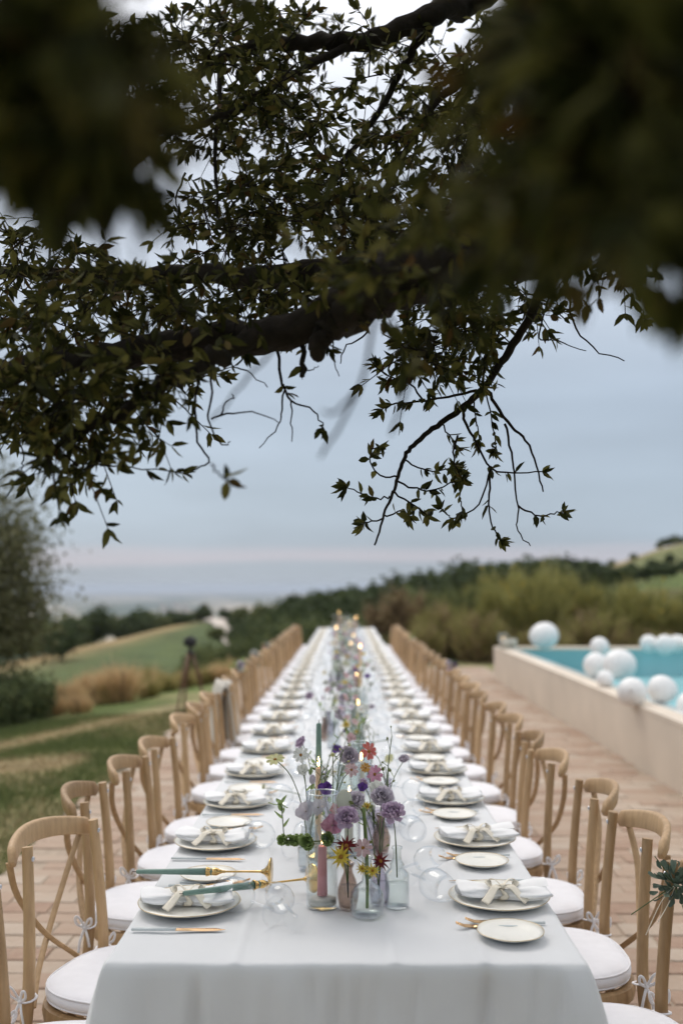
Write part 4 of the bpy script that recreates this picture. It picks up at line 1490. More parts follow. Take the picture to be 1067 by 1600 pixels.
def make_cushion():
    r = empty('seat_cushion')
    mb = MB()
    N = 44
    lay = [(0.92, 0.0), (0.975, 0.004), (1.0, 0.013), (1.005, 0.024), (0.985, 0.036), (0.93, 0.0425), (0.8, 0.0465), (0.55, 0.0485), (0.25, 0.049)]
    vv = []
    for s, z in lay:
        for k in range(N):
            a = 2 * math.pi * k / N
            p = outline(a, 0.222, 0.217) * s
            w = 0.0022 * mnoise.noise(Vector((p.x * 14, p.y * 14, z * 30)))
            vv.append((p.x, p.y, 0.449 + z + w))
    ff = [(j * N + k, j * N + (k + 1) % N, (j + 1) * N + (k + 1) % N, (j + 1) * N + k) for j in range(len(lay) - 1) for k in range(N)]
    ff += [tuple(range(N - 1, -1, -1)), tuple((len(lay) - 1) * N + k for k in range(N))]
    mb.add(vv, ff)
    pad = mb.build('pad', M['cushion'], r)
    for z, s in ((0.036, 0.99), (0.005, 0.98)):
        mb = MB()
        mb.tube([outline(2 * math.pi * k / N, 0.222, 0.217) * s + Vector((0, 0, 0.449 + z)) for k in range(N)], 0.0028, 6, closed=True)
        mb.build('piping', M['cushion'], pad)
    for s in (-1, 1):
        mb = MB()
        c = Vector((-0.222, s * 0.189, 0.468))
        mb.tube([c + Vector((math.cos(a) * 0.022, math.sin(a) * 0.022, 0.004 * math.sin(a))) for a in [k * 0.6283 for k in range(10)]], 1.0, 6, flat=(0.0045, 0.002, (0, 0, 1)), closed=True)
        kx = c + Vector((-0.006, s * 0.024, 0))
        for dx, dz in ((-0.024, 0.036), (0.02, 0.03)):
            mb.tube(smooth_path([kx, kx + Vector((dx * .6, s * .012, dz * .9)), kx + Vector((dx * 1.1, s * .014, dz * 1.05)), kx + Vector((dx, s * .008, dz * .4)), kx], 4), 1.0, 6, flat=(0.004, 0.0013, (0, 1, 0.2)))
        for dx, dz in ((-0.012, -0.075), (0.012, -0.058)):
            mb.tube(smooth_path([kx, kx + Vector((dx, s * .01, dz * .5)), kx + Vector((dx * 1.4, s * .006, dz))], 4), 1.0, 6, flat=(0.004, 0.0013, (0, 1, 0.2)))
        mb.lathe([(0, 0.007), (0.006, 0.004), (0.007, 0), (0.006, -0.004), (0, -0.007)], 8, Matrix.Translation(kx))
        mb.build('tie', M['cushion'], r)
    return r


chair0, cush0 = make_chair(), make_cushion()
CH = {}
first = True
SIDE = {-1: 'lawn', 1: 'pool'}
for side in (-1, 1):
    for i in range(NPL):
        rr = random.Random(i * 2 + side)
        y = Y0P + PITCHY * i - 0.11 + rr.uniform(-0.03, 0.03)
        x = side * (0.550 + rr.uniform(-0.015, 0.015))
        rz = (0 if side < 0 else math.pi) + R(rr.uniform(-6, 6))
        fix = {(-1, 0): (-0.582, 2.29, 0), (-1, 1): (-0.542, 2.794, -16.8), (-1, 2): (-0.583, 3.441, 3.8), (-1, 3): (-0.554, 3.963, -1.3), (-1, 4): (-0.538, 4.459, -3.6),
               (1, 0): (0.56, 2.40, 2), (1, 1): (0.559, 2.966, 1), (1, 2): (0.559, 3.506, -4.9), (1, 3): (0.530, 4.125, 3.3)}.get((side, i))
        if fix:
            x, y, rz = fix[0], fix[1], (0 if side < 0 else math.pi) + R(fix[2])
        x += side * 0.018
        ch = chair0 if first else copy_tree(chair0)
        cu = cush0 if first else copy_tree(cush0)
        first = False
        for o in (ch, cu):
            o.location = (x, y, 0.004)
            o.rotation_euler = (0, 0, rz)
        cu.location = (x + 0.004 * rr.gauss(0, 1), y, 0.004)
        tag(ch, 'oak cross-back chair on the %s side of the table, %s %s' % (SIDE[side], ORD[i], END), 'chair', 'cross-back chairs along the table')
        tag(cu, 'white tied cushion on the %s-side chair, %s %s' % (SIDE[side], ORD[i], END), 'cushion', 'white seat cushions')
        CH[side, i] = (Vector((x, y, 0.004)), rz)

# ------------------------------------------------------------------ place settings
def make_charger():
    mb = MB()
    wob = lambda w, r, z: 1 + (0.012 * abs(math.sin(w * 4)) if r > 0.11 else 0)
    mb.lathe([(0, 0.003), (0.075, 0.003), (0.08, 0.001), (0.084, 0.003), (0.1, 0.010), (0.122, 0.0155), (0.1225, 0.0178), (0.1, 0.013), (0.083, 0.008), (0.078, 0.0065), (0, 0.0065)], 48, wob=wob)
    o = mb.build('dinner_plate', M['china'])
    mb = MB()
    mb.tube([(0.1225 * (1 + 0.012 * abs(math.sin(w * 4))) * math.cos(w), 0.1225 * (1 + 0.012 * abs(math.sin(w * 4))) * math.sin(w), 0.0176) for w in [2 * math.pi * k / 64 for k in range(64)]], 0.0008, 6, closed=True)
    mb.build('gilt_rim', M['gilt'], o)
    return o


def make_sideplate():
    mb = MB()
    wob = lambda w, r, z: 1 + (0.018 * abs(math.sin(w * 3)) if r > 0.06 else 0)
    mb.lathe([(0, 0.002), (0.04, 0.002), (0.043, 0.0005), (0.046, 0.002), (0.06, 0.007), (0.073, 0.0125), (0.0735, 0.0145), (0.06, 0.0095), (0.047, 0.0062), (0.043, 0.0045), (0, 0.0045)], 42, wob=wob)
    o = mb.build('bread_plate', M['china'])
    mb = MB()
    mb.tube([(0.0735 * (1 + 0.018 * abs(math.sin(w * 3))) * math.cos(w), 0.0735 * (1 + 0.018 * abs(math.sin(w * 3))) * math.sin(w), 0.0143) for w in [2 * math.pi * k / 60 for k in range(60)]], 0.0007, 6, closed=True)
    mb.build('gilt_rim', M['gilt'], o)
    return o


def make_napkin(seed):
    rr = random.Random(seed)
    mb = MB()
    nu, nv = 30, 26
    ph = rr.uniform(0, 6)

    def fn(u, v):
        s = -1 + 2 * u
        a = 2 * math.pi * v
        k = abs(s)
        hw = 0.017 + 0.040 * sstep(0.03, 0.8, k)
        hh = 0.0115 + 0.0025 * sstep(0.0, 0.45, k) - 0.004 * sstep(0.6, 1, k)
        pleat = 1 + (0.15 * (1 - k) + 0.06) * math.sin(a * 6 + ph + s * 2)
        sag = 0.012 * sstep(0.55, 1.0, k) * rr_side(s)
        skew = 0.012 * s * (1 if rr0 else -1)
        return Vector((s * 0.108 + 0.006 * math.sin(a * 2 + ph) * k, math.cos(a) * hw * pleat + skew, max(0.0, hh + math.sin(a) * hh * pleat) + 0.012 * k * k + 0.6 * sag))
    rr0 = rr.random() < 0.5
    tl, trr = rr.uniform(0, 1), rr.uniform(0, 1)
    rr_side = lambda s: tl if s < 0 else trr
    mb.grid(fn, nu, nv)
    mb.f.append(tuple(j * (nu + 1) for j in range(nv)))
    mb.f.append(tuple(j * (nu + 1) + nu for j in range(nv - 1, -1, -1)))
    # a loose inner layer showing at one end
    mb.grid(lambda u, v: Vector((0.02 + 0.088 * u, -0.035 + 0.075 * v + 0.012 * math.sin(u * 3), 0.027 + 0.012 * u + 0.008 * math.sin(v * 3.1) - 0.006 * (1 - u))), 6, 6)
    o = mb.build('napkin', M['napkin'])
    rb = MB()
    rb.tube([(0.004 * math.cos(a * 2), 0.0245 * math.cos(a), 0.0120 + 0.0135 * math.sin(a)) for a in [2 * math.pi * k / 16 for k in range(16)]], 1.0, 6, flat=(0.010, 0.0012, (0, 0.01, 0.01)), closed=True)
    rb2 = MB()
    rb2.lathe([(0, 0.009), (0.007, 0.005), (0.009, 0), (0.006, -0.005), (0, -0.006)], 8, Matrix.Translation((0, -0.006, 0.029)))
    band = rb.build('ribbon_band', M['ribbon'], o)
    rb2.build('ribbon_knot', M['ribbon'], band)
    c = Vector((0, -0.006, 0.029))
    for sgn in (-1, 1):
        b = MB()
        b.tube(smooth_path([c, c + Vector((sgn * .018, .01, .016)), c + Vector((sgn * .034, .012, .012)), c + Vector((sgn * .026, -.004, -.001)), c], 4), 1.0, 6, flat=(0.009, 0.0009, (0, 0.3, 1)))
        b.build('ribbon_loop', M['ribbon'], band)
    for sgn, ex, ey in ((-1, -0.045, -0.05), (1, 0.05, -0.04)):
        b = MB()
        b.tube(smooth_path([c, c + Vector((ex * .4, ey * .35, .005)), c + Vector((ex * .8, ey * .75, -.012)), c + Vector((ex * 1.1, ey * 1.05, -.022))], 4), [0.5, .7, .8, .9, 1, 1, 1.1, 1.1, 1.2, 1.2, 1.2, 1.2, 1.2], 6, flat=(0.009, 0.0009, (0, -0.5, 1)))
        b.build('ribbon_tail', M['ribbon'], band)
    return o


def make_fork():
    r = empty('fork')
    mb = MB()
    mb.tube(smooth_path([(-0.085, 0, 0.004), (-0.03, 0, 0.005), (0.012, 0, 0.006)], 4), [1.0, 1.05, 1.1, 1.1, 1.0, 0.9, 0.8, 0.7, 0.6], 8, flat=(0.0045, 0.0028, (0, 0, 1)))
    mb.build('handle', M['handle'], r)
    mb = MB()
    mb.tube(smooth_path([(0.012, 0, 0.006), (0.03, 0, 0.008), (0.042, 0, 0.006)], 4), [0.5, .45, .45, .5, .6, .7, .9, 1.1, 1.2], 8, flat=(0.007, 0.0022, (0, 0, 1)))
    mb.tube([(0.040, 0, 0.006), (0.05, 0, 0.0045), (0.06, 0, 0.004)], [1.0, 1.25, 1.2], 8, flat=(0.008, 0.0016, (0, 0, 1)))
    for k in range(4):
        yy = (-1.5 + k) * 0.0048
        mb.tube([(0.058, yy, 0.004), (0.078, yy, 0.005), (0.098, yy, 0.012)], [0.0017, 0.0015, 0.0008], 5)
    mb.build('tines', M['gold'], r)
    return r


def make_knife():
    r = empty('knife')
    mb = MB()
    mb.tube([(-0.1, 0, 0.004), (-0.05, 0, 0.0045), (0.0, 0, 0.004)], [0.9, 1.1, 0.9], 8, flat=(0.0055, 0.003, (0, 0, 1)))
    mb.build('handle', M['handle'], r)
    mb = MB()
    mb.add([(0, -0.005, 0.002), (0.06, -0.008, 0.002), (0.095, -0.006, 0.002), (0.112, 0.002, 0.002), (0.09, 0.005, 0.002), (0, 0.005, 0.002),
            (0, -0.005, 0.004), (0.06, -0.008, 0.0025), (0.095, -0.006, 0.0025), (0.112, 0.002, 0.003), (0.09, 0.005, 0.005), (0, 0.005, 0.005)],
           [(5, 4, 3, 2, 1, 0), (6, 7, 8, 9, 10, 11)] + [(k, (k + 1) % 6, 6 + (k + 1) % 6, 6 + k) for k in range(6)])
    mb.build('blade', M['gold'], r, smooth=False)
    return r


def make_glass(big):
    h, rb, rim, base = (0.20, 0.040, 0.029, 0.034) if big else (0.185, 0.034, 0.026, 0.031)
    r = empty('wine_glass')
    mb = MB()
    z0 = 0.085
    H = h - z0
    out = [(0.0035, z0), (0.014, z0 + 0.006), (rb * 0.72, z0 + H * 0.16), (rb * 0.95, z0 + H * 0.32), (rb, z0 + H * 0.46), (rb * 0.96, z0 + H * 0.62), (rb * 0.86, z0 + H * 0.8), (rim, h)]
    inn = [(x - 0.0012 if x > 0.01 else 0, z + (0.004 if x < 0.01 else 0.001)) for x, z in reversed(out)]
    inn[0] = (rim - 0.0011, h)
    mb.lathe(out + inn, 28)
    mb.build('bowl', M['wineglass'], r)
    mb = MB()
    mb.lathe([(0.0035, z0), (0.0031, 0.05), (0.0034, 0.012), (0.006, 0.006)], 10)
    mb.build('stem', M['greyglass'], r)
    mb = MB()
    mb.lathe([(0, 0), (base, 0), (base + 0.0004, 0.0011), (base * 0.5, 0.0034), (0.006, 0.006), (0, 0.006)], 28)
    mb.build('foot', M['wineglass'], r)
    return r, (rb, base, z0 + H * 0.46)


charger0, side0, fork0, knife0 = make_charger(), make_sideplate(), make_fork(), make_knife()
naps = [make_napkin(s) for s in (3, 8, 14)]
glassA, gA = make_glass(True)
glassB, gB = make_glass(False)
taken = set()


def inst(src, loc, rot, label, cat, group):
    if src.name in taken:
        o = copy_tree(src)
    else:
        taken.add(src.name)
        o = src
    o.location = loc
    o.rotation_euler = rot
    tag(o, label, cat, group)
    return o


def lie(src, dims, x, y, heading, label, cat, group, roll=0.0):
    """lay a glass down: foot at (x,y), bowl pointing along heading"""
    rb, base, zb = dims
    tilt = math.asin((rb - base) / zb)
    ax = Vector((math.cos(heading) * math.cos(tilt), math.sin(heading) * math.cos(tilt), math.sin(tilt)))
    q = ax.to_track_quat('Z', 'Y')
    return inst(src, (x, y, TZ + 0.003 + base * math.cos(tilt)), q.to_euler(), label, cat, group)


for side in (-1, 1):
    for i in range(NPL):
        rr = random.Random(i * 5 + side + 100)
        y = Y0P + PITCHY * i + rr.uniform(-0.015, 0.015) - (0.045 if side < 0 else 0)
        x = side * (0.385 + rr.uniform(-0.01, 0.01))
        sg = -side            # towards the table's middle
        rz = 0 if side < 0 else math.pi
        W = 'on the %s side, %s %s' % (SIDE[side], ORD[i], END)
        z = TZ + 0.003
        inst(charger0, (x, y, z), (0, 0, rr.uniform(0, 6)), 'cream gilt-rimmed dinner plate ' + W, 'plate', 'dinner plates')
        inst(naps[(i * 2 + (side > 0)) % 3], (x + rr.uniform(-0.008, 0.008), y - 0.005, z + 0.0095), (0, 0, R(rr.uniform(-12, 12))), 'ribbon-tied white napkin ' + W, 'napkin', 'tied napkins')
        inst(side0, (x - side * 0.012, y + sg * 0.245, z), (0, 0, rr.uniform(0, 6)), 'small gilt-rimmed bread plate ' + W, 'plate', 'bread plates')
        inst(fork0, (x + sg * 0.005, y + sg * 0.165, z), (0, 0, rz + R(rr.uniform(-4, 4))), 'gold fork by the dinner plate ' + W, 'fork', 'forks by the dinner plates')
        inst(fork0, (x + sg * 0.03 - 0.0, y + sg * 0.195, z), (0, 0, rz + R(rr.uniform(-4, 4))), 'gold fork by the bread plate ' + W, 'fork', 'forks by the bread plates')
        inst(knife0, (x + side * 0.005, y - sg * 0.165, z), (0, 0, rz + R(rr.uniform(-3, 3))), 'pale-handled gold knife ' + W, 'knife', 'knives')
        if side < 0:
            a0, b0, hA, hB = (-0.165, y - 0.13), (-0.112, y - 0.165), R(rr.uniform(112, 135)), R(rr.uniform(95, 125))
        else:
            a0, b0, hA, hB = (0.165, y + 0.13), (0.135, y + 0.16), -R(rr.uniform(45, 75)), R(rr.uniform(40, 80))
        if i:
            a0, b0 = (a0[0] + rr.uniform(-0.02, 0.02), a0[1] + rr.uniform(-0.03, 0.03)), (b0[0] + rr.uniform(-0.02, 0.02), b0[1] + rr.uniform(-0.02, 0.04))
        lie(glassA, gA, a0[0], a0[1], hA, 'large toppled wine glass ' + W, 'wine glass', 'large wine glasses')
        lie(glassB, gB, b0[0], b0[1], hB, 'smaller toppled wine glass ' + W, 'wine glass', 'small wine glasses')

# ================================================================== FLOWERS, VASES, CANDLES
def petal(mb, M4, L, W, curl=0.3, cup=0.2, ruff=0.0, tip=0.5, rr=rnd, nu=4, nv=4, rounded=False):
    """one petal growing along +X of M4, bending up (+Z) by curl"""
    def fn(u, v):
        s = v
        w = W * (math.sin(math.pi * min(1, (0.12 + 0.88 * s)) ** tip) * 0.98 + 0.02)
        if rounded:
            w = W * min(1.0, 0.22 + 1.25 * s) * (1 - 0.55 * max(0.0, (s - 0.72) / 0.28) ** 2)
        a = curl * s
        x = L * (math.sin(a) / a * s if abs(a) > 1e-4 else s)
        z = L * ((1 - math.cos(a)) / a * s if abs(a) > 1e-4 else 0)
        c = (u - 0.5) * 2
        return M4 @ Vector((x, c * w * 0.5, z + cup * W * c * c * (0.3 + s) + ruff * s * math.sin(c * 5 + ph)))
    ph = rr.uniform(0, 6.28)
    mb.grid(fn, nu, nv)


def rot_zy(az, el, r0=0.0, z0=0.0):
    return Matrix.Translation((0, 0, z0)) @ Matrix.Rotation(az, 4, 'Z') @ Matrix.Translation((r0, 0, 0)) @ Matrix.Rotation(-el, 4, 'Y')


def bloom_rose(seed):
    rr = random.Random(seed)
    mb = MB()
    for n, el, L, W, r0 in ((3, 1.35, .22, .2, .01), (5, 1.15, .27, .26, .03), (6, 0.9, .33, .3, .05), (7, 0.6, .38, .33, .07), (8, 0.28, .40, .34, .09), (7, 0.0, .38, .33, .10)):
        a0 = rr.uniform(0, 6.28)
        for k in range(n):
            petal(mb, rot_zy(a0 + 6.283 * k / n + rr.uniform(-.15, .15), el + rr.uniform(-.12, .12), r0, 0.05), L * rr.uniform(.9, 1.1), W, rr.uniform(.1, .9), .2, .035, .55, rr, 5, 5, True)
    return mb


def bloom_daisy(seed, n=9, W=.24, tip=.6, el=.15, curl=-.3):
    rr = random.Random(seed)
    mb = MB()
    for k in range(n):
        petal(mb, rot_zy(6.283 * k / n + rr.uniform(-.08, .08), el + rr.uniform(-.1, .1), .08, 0.02), .42 * rr.uniform(.9, 1.08), W, curl + rr.uniform(-.2, .2), .12, .012, tip, rr, 3, 4, True)
    return mb


def bloom_star(seed, n=11):
    rr = random.Random(seed)
    mb = MB()
    for ring, (m_, el, L) in enumerate(((n, .05, .46), (n - 3, .5, .38))):
        for k in range(m_):
            petal(mb, rot_zy(6.283 * (k + .4 * ring) / m_ + rr.uniform(-.12, .12), el + rr.uniform(-.2, .2), .06, .02), L * rr.uniform(.85, 1.1), .12, rr.uniform(-.8, .3), .35, 0, .5, rr, 2, 4)
    return mb


def bloom_open(seed, n=5):
    rr = random.Random(seed)
    mb = MB()
    for k in range(n):
        petal(mb, rot_zy(6.283 * k / n + rr.uniform(-.2, .2), .75 + rr.uniform(-.25, .25), .04, 0), .5 * rr.uniform(.9, 1.1), .48, rr.uniform(-.7, .1), .15, .04, .5, rr, 5, 5, True)
    return mb


def bloom_bud(seed):
    mb = MB()
    mb.lathe([(0, -.1), (.14, -.05), (.2, .1), (.19, .28), (.11, .46), (0, .52)], 10, wob=lambda w, r, z: 1 + .08 * math.sin(w * 5 + z * 6))
    return mb


def center_disc(r=.09, h=.06):
    mb = MB()
    mb.lathe([(r * 1.1, -.01), (r, h * .6), (r * .6, h), (0, h * 1.1)], 12, wob=lambda w, r_, z: 1 + .06 * math.sin(w * 9))
    return mb


def flat_leaf_mesh(name, matr, W=.45, seed=1, rounded=False):
    mb = MB()
    petal(mb, Matrix.Identity(4), 1.0, W, .4, .15, .02, .75, random.Random(seed), 4, 6, rounded)
    return mb.mesh(name, matr)


def pm(name, c, c2=None, trans=.3):
    return mat(name, c, .7, .12, 6, spec=.2, trans=trans, c2=c2)


FM = {'lilac': pm('lilac_petal', (.56, .42, .58), (.70, .58, .70)), 'palelilac': pm('pale_lilac_petal', (.66, .59, .68), (.78, .73, .78)), 'white': pm('white_petal', (.74, .75, .70), (.82, .82, .79)),
      'yellow': pm('yellow_petal', (.62, .46, .05), (.72, .58, .12)), 'paleyellow': pm('pale_yellow_petal', (.60, .58, .26), (.7, .68, .4)), 'darkred': pm('dark_red_petal', (.10, .012, .016), (.22, .03, .03)),
      'pink': pm('pink_petal', (.55, .22, .36), (.68, .38, .50)), 'palepink': pm('pale_pink_petal', (.62, .40, .42), (.72, .54, .55)), 'coral': pm('coral_petal', (.58, .11, .10), (.68, .22, .18)),
      'purple': pm('purple_petal', (.10, .04, .22), (.18, .09, .34)), 'orange': pm('orange_petal', (.52, .24, .05), (.62, .36, .1)), 'greenbud': pm('green_bud', (.18, .22, .07), (.28, .30, .12)),
      'wine': pm('wine_petal', (.09, .02, .03), (.14, .04, .05))}
M['stemgreen'] = mat('flower_stem', (.09, .13, .045), .6, .25, 20)
M['flowerleaf'] = mat('flower_leaf', (.26, .36, .12), .6, .2, 8, trans=.4, c2=(.38, .48, .2))
M['eucalyptus'] = mat('eucalyptus_leaf', (.075, .12, .085), .55, .25, 8, rand=.5, trans=.25, c2=(.17, .22, .165))
M['disc'] = mat('flower_disc', (.36, .17, .03), .9, .3, 40, bump=.5, bscale=60)

BLOOMS = {}
def bloom_mesh(kind, colr):
    k = (kind, colr)
    if k not in BLOOMS:
        fn = {'rose': lambda: bloom_rose(hash_(colr)), 'daisy': lambda: bloom_daisy(hash_(colr)), 'star': lambda: bloom_star(hash_(colr)), 'open': lambda: bloom_open(hash_(colr)), 'bud': lambda: bloom_bud(1)}[kind]
        BLOOMS[k] = fn().mesh('bloom', FM[colr])
    return BLOOMS[k]


def hash_(s):
    return sum(ord(c) * (i + 3) for i, c in enumerate(s))


DISC = center_disc().mesh('flower_disc', M['disc'])
FLEAF = flat_leaf_mesh('leaf', M['flowerleaf'])
CNAME = {'lilac': 'lilac', 'palelilac': 'pale lilac', 'white': 'white', 'yellow': 'yellow', 'paleyellow': 'pale yellow', 'darkred': 'dark red', 'pink': 'pink', 'palepink': 'pale pink',
         'coral': 'coral', 'purple': 'deep purple', 'orange': 'orange', 'greenbud': 'green', 'wine': 'wine red'}
KNAME = {'rose': 'ruffled', 'daisy': 'daisy-like', 'star': 'spiky star-shaped', 'open': 'open-cupped', 'bud': 'budded'}


def flower(kind, colr, base, tip, size, label, group=None, leaves=1, face=None, bend=0.25, rr=rnd):
    base, tip = Vector(base), Vector(tip)
    r = empty(kind_name(kind), base)
    d = tip - base
    side = Vector((d.x, d.y, 0)) * bend
    mid1 = base + Vector((d.x * .25, d.y * .25, d.z * .45)) - side * .15
    mid2 = base + Vector((d.x * .62, d.y * .62, d.z * .8)) - side * .2
    path = smooth_path([base, mid1, mid2, tip], 4)
    mb = MB()
    mb.tube([p - base for p in path], [.0017] * 6 + [.0014] * 7, 5)
    mb.build('stem', M['stemgreen'], r)
    ax = (path[-1] - path[-2]).normalized()
    if face is not None:
        ax = (ax * .35 + Vector(face)).normalized()
    q = ax.to_track_quat('Z', 'Y') @ Euler((0, 0, rr.uniform(0, 6.28))).to_quaternion()
    link('bloom', bloom_mesh(kind, colr), r, mat4=Matrix.LocRotScale(tip - base, q, Vector((size,) * 3)))
    if kind in ('daisy', 'star'):
        link('flower_disc', DISC, r, mat4=Matrix.LocRotScale(tip - base, q, Vector((size,) * 3)))
    for k in range(leaves):
        i = rr.randrange(4, 10)
        q2 = Euler((rr.uniform(-.5, .5), -rr.uniform(.1, .9), rr.uniform(0, 6.28))).to_quaternion()
        link('leaf', FLEAF, r, mat4=Matrix.LocRotScale(path[i] - base, q2, Vector((rr.uniform(.018, .035),) * 3)))
    tag(r, label, 'flower', group)
    return r


def kind_name(k):
    return {'rose': 'ruffled_flower', 'daisy': 'daisy_flower', 'star': 'star_flower', 'open': 'cupped_flower', 'bud': 'flower_bud'}[k]


def sprig(base, tip, n, size, label, cat='sprig', group=None, matr=None, buds=None, rr=rnd, name='leaf_sprig', leafmesh=None):
    """stem with pairs of leaves (or buds)"""
    base, tip = Vector(base), Vector(tip)
    r = empty(name, base)
    d = tip - base
    path = smooth_path([base, base + d * .35 + Vector((0, 0, .02)), base + d * .7 + Vector((0, 0, .03)), tip], 5)
    mb = MB()
    mb.tube([p - base for p in path], .0014, 5)
    mb.build('stem', M['stemgreen'], r)
    for k in range(n):
        t = .25 + .75 * k / max(1, n - 1)
        i = min(int(t * (len(path) - 1)), len(path) - 1)
        ax = (path[i] - path[i - 1]).normalized()
        sd_ = ax.orthogonal().normalized()
        sd_.rotate(Matrix.Rotation(k * 2.4 + rr.uniform(-.4, .4), 3, ax))
        v = (sd_ + ax * .5 + Vector((0, 0, .2))).normalized()
        q = v.to_track_quat('X', 'Z') @ Euler((rr.uniform(-.8, .8), 0, 0)).to_quaternion()
        if buds:
            mb = MB()
            e = v * rr.uniform(.015, .035)
            mb.tube([(0, 0, 0), e], .0008, 4)
            stk = link('bud_stalk', mb.mesh('bud_stalk', M['stemgreen']), r, loc=path[i] - base)
            qb = v.to_track_quat('Z', 'Y')
            link('bud', bloom_mesh('bud', buds), stk, mat4=Matrix.LocRotScale(e, qb, Vector((size * rr.uniform(.7, 1.2),) * 3)))
        else:
            link('leaf', leafmesh or FLEAF, r, mat4=Matrix.LocRotScale(path[i] - base, q, Vector((size * rr.uniform(.75, 1.2),) * 3)))
    tag(r, label, cat, group)
    return r


# ---- vases
VP = {
    'bottle': [(0, .0), (.027, .0), (.03, .003), (.03, .072), (.028, .08), (.018, .09), (.0175, .096), (.0185, .1), (.013, .108), (.011, .118), (.011, .135), (.014, .138), (.013, .142), (.0115, .142)],
    'round': [(0, .0), (.03, 0), (.038, .006), (.041, .03), (.039, .052), (.028, .068), (.013, .08), (.011, .095), (.011, .13), (.0145, .135), (.013, .136), (.0115, .134)],
    'bud': [(0, .0), (.018, 0), (.021, .004), (.026, .03), (.026, .045), (.018, .07), (.0115, .085), (.0105, .095), (.0155, .108), (.014, .109), (.011, .1)],
    'jar': [(0, 0), (.026, 0), (.03, .004), (.032, .05), (.028, .085), (.022, .1), (.022, .112), (.0245, .117), (.0225, .118)],
    'slim': [(0, 0), (.02, 0), (.023, .004), (.023, .09), (.017, .108), (.012, .12), (.012, .145), (.0145, .15), (.0125, .15)],
}
VASES = {}


def make_vase(shape, gm, twist=False):
    r = empty('glass_vase')
    mb = MB()
    prof = VP[shape]
    if twist:
        mb.lathe(prof, 36, wob=lambda w, r_, z: 1 + .045 * math.sin(w * 9 + z * 40))
    else:
        mb.lathe(prof, 28)
    # inner wall
    inner = [(max(0, x - .0022), max(z, .006)) for x, z in prof if x > .004]
    mb.lathe([(0, .006)] + inner[1:], 24)
    mb.build('glass_body', M[gm], r)
    w = MB()
    top = .055 if shape != 'slim' else .07
    zs = [.008, .02, .035, .045, top]
    w.lathe([(0, .008)] + [(float(np.interp(z, [p[1] for p in prof[1:]], [p[0] for p in prof[1:]])) - .003, z) for z in zs] + [(0, top)], 22)
    w.build('vase_water', M['vasewater'], r)
    return r


def vase(shape, gm, x, y, label, group=None, s=1.0, twist=False):
    k = (shape, gm)
    if k not in VASES:
        VASES[k] = make_vase(shape, gm, twist)
        o = VASES[k]
    else:
        o = copy_tree(VASES[k])
    o.location = (x, y, TZ + .0035)
    o.rotation_euler = (0, 0, rnd.uniform(0, 6))
    o.scale = (s, s, s)
    tag(o, label, 'vase', group)
    return Vector((x, y, TZ + VP[shape][-1][1] * s))


# ---- candles
def flame_mesh():
    mb = MB()
    mb.lathe([(0, 0), (.0028, .003), (.0042, .008), (.0036, .015), (.0018, .023), (0, .030)], 10)
    return mb.mesh('flame', M['flame'])


FLAME = flame_mesh()


def taper(name, H, r0, r1, wax, lit, label, loc=(0, 0, 0), group=None, cat='candle'):
    r = empty(name, loc)
    mb = MB()
    mb.lathe([(0, 0), (r0, 0), (lerp(r0, r1, .5), H * .5), (r1, H - .004), (r1 * .7, H), (0, H - .001)], 18, wob=lambda w, r_, z: 1 + .02 * math.sin(w * 3 + z * 50))
    mb.build('wax', M[wax], r)
    mb = MB()
    mb.tube([(0, 0, H - .002), (.0005, 0, H + .004), (.002, .001, H + .010)], .0009, 5)
    wk = mb.build('wick', M['wick'], r)
    if lit:
        link('flame', FLAME, wk, loc=(.001, 0, H + .003))
    tag(r, label, cat, group)
    return r


def hurricane(x, y, rad, H, label, z=None, group=None):
    r = empty('hurricane_glass', (x, y, (TZ + .0035) if z is None else z))
    mb = MB()
    mb.lathe([(0, 0), (rad * .96, 0), (rad, .004), (rad, H - .001), (rad - .0016, H), (rad - .0032, H - .001), (rad - .0032, .010), (rad * .9, .007), (0, .007)], 36)
    mb.build('glass_body', M['clearglass'], r)
    mb = MB()
    mb.tube([(rad * .985 * math.cos(a), rad * .985 * math.sin(a), H) for a in [6.2832 * k / 36 for k in range(36)]], .0017, 6, closed=True)
    mb.build('rim', M['rimglass'], r)
    mb = MB()
    mb.lathe([(0, .008), (rad - .005, .008), (rad - .0045, .017), (rad * .6, .022), (0, .024)], 26, wob=lambda w, r_, z: 1 + .01 * math.sin(w * 7))
    mb.build('sand', M['sand'], r)
    tag(r, label, 'candle glass', group)
    return r


def holder_parts(r):
    mb = MB()
    mb.lathe([(0, 0), (.035, 0), (.036, .0015), (.032, .004), (.017, .010), (.008, .018), (.0045, .026), (0, .028)], 30)
    mb.build('foot', M['brass'], r)
    mb = MB()
    mb.lathe([(.0045, .024), (.0032, .03), (.0026, .07), (.0026, .12), (.004, .124), (.0035, .128), (.006, .134)], 12)
    mb.build('rod', M['brass'], r)
    mb = MB()
    mb.lathe([(.004, .133), (.0075, .138), (.010, .144), (.0098, .152), (.0085, .158), (.0118, .168), (.0122, .171), (.0103, .171), (.0095, .16), (0, .152)], 20)
    mb.build('cup', M['brass'], r)


def fallen(foot_c, axis, label_h, label_c):
    q = Vector(axis).normalized().to_track_quat('Z', 'Y')
    r = empty('candle_holder', foot_c)
    holder_parts(r)
    r.rotation_euler = q.to_euler()
    tag(r, label_h, 'candle holder')
    c = taper('taper_candle', .205, .0092, .0058, 'greenwax', False, label_c, Vector(foot_c) + Vector(axis).normalized() * .153)
    c.rotation_euler = q.to_euler()


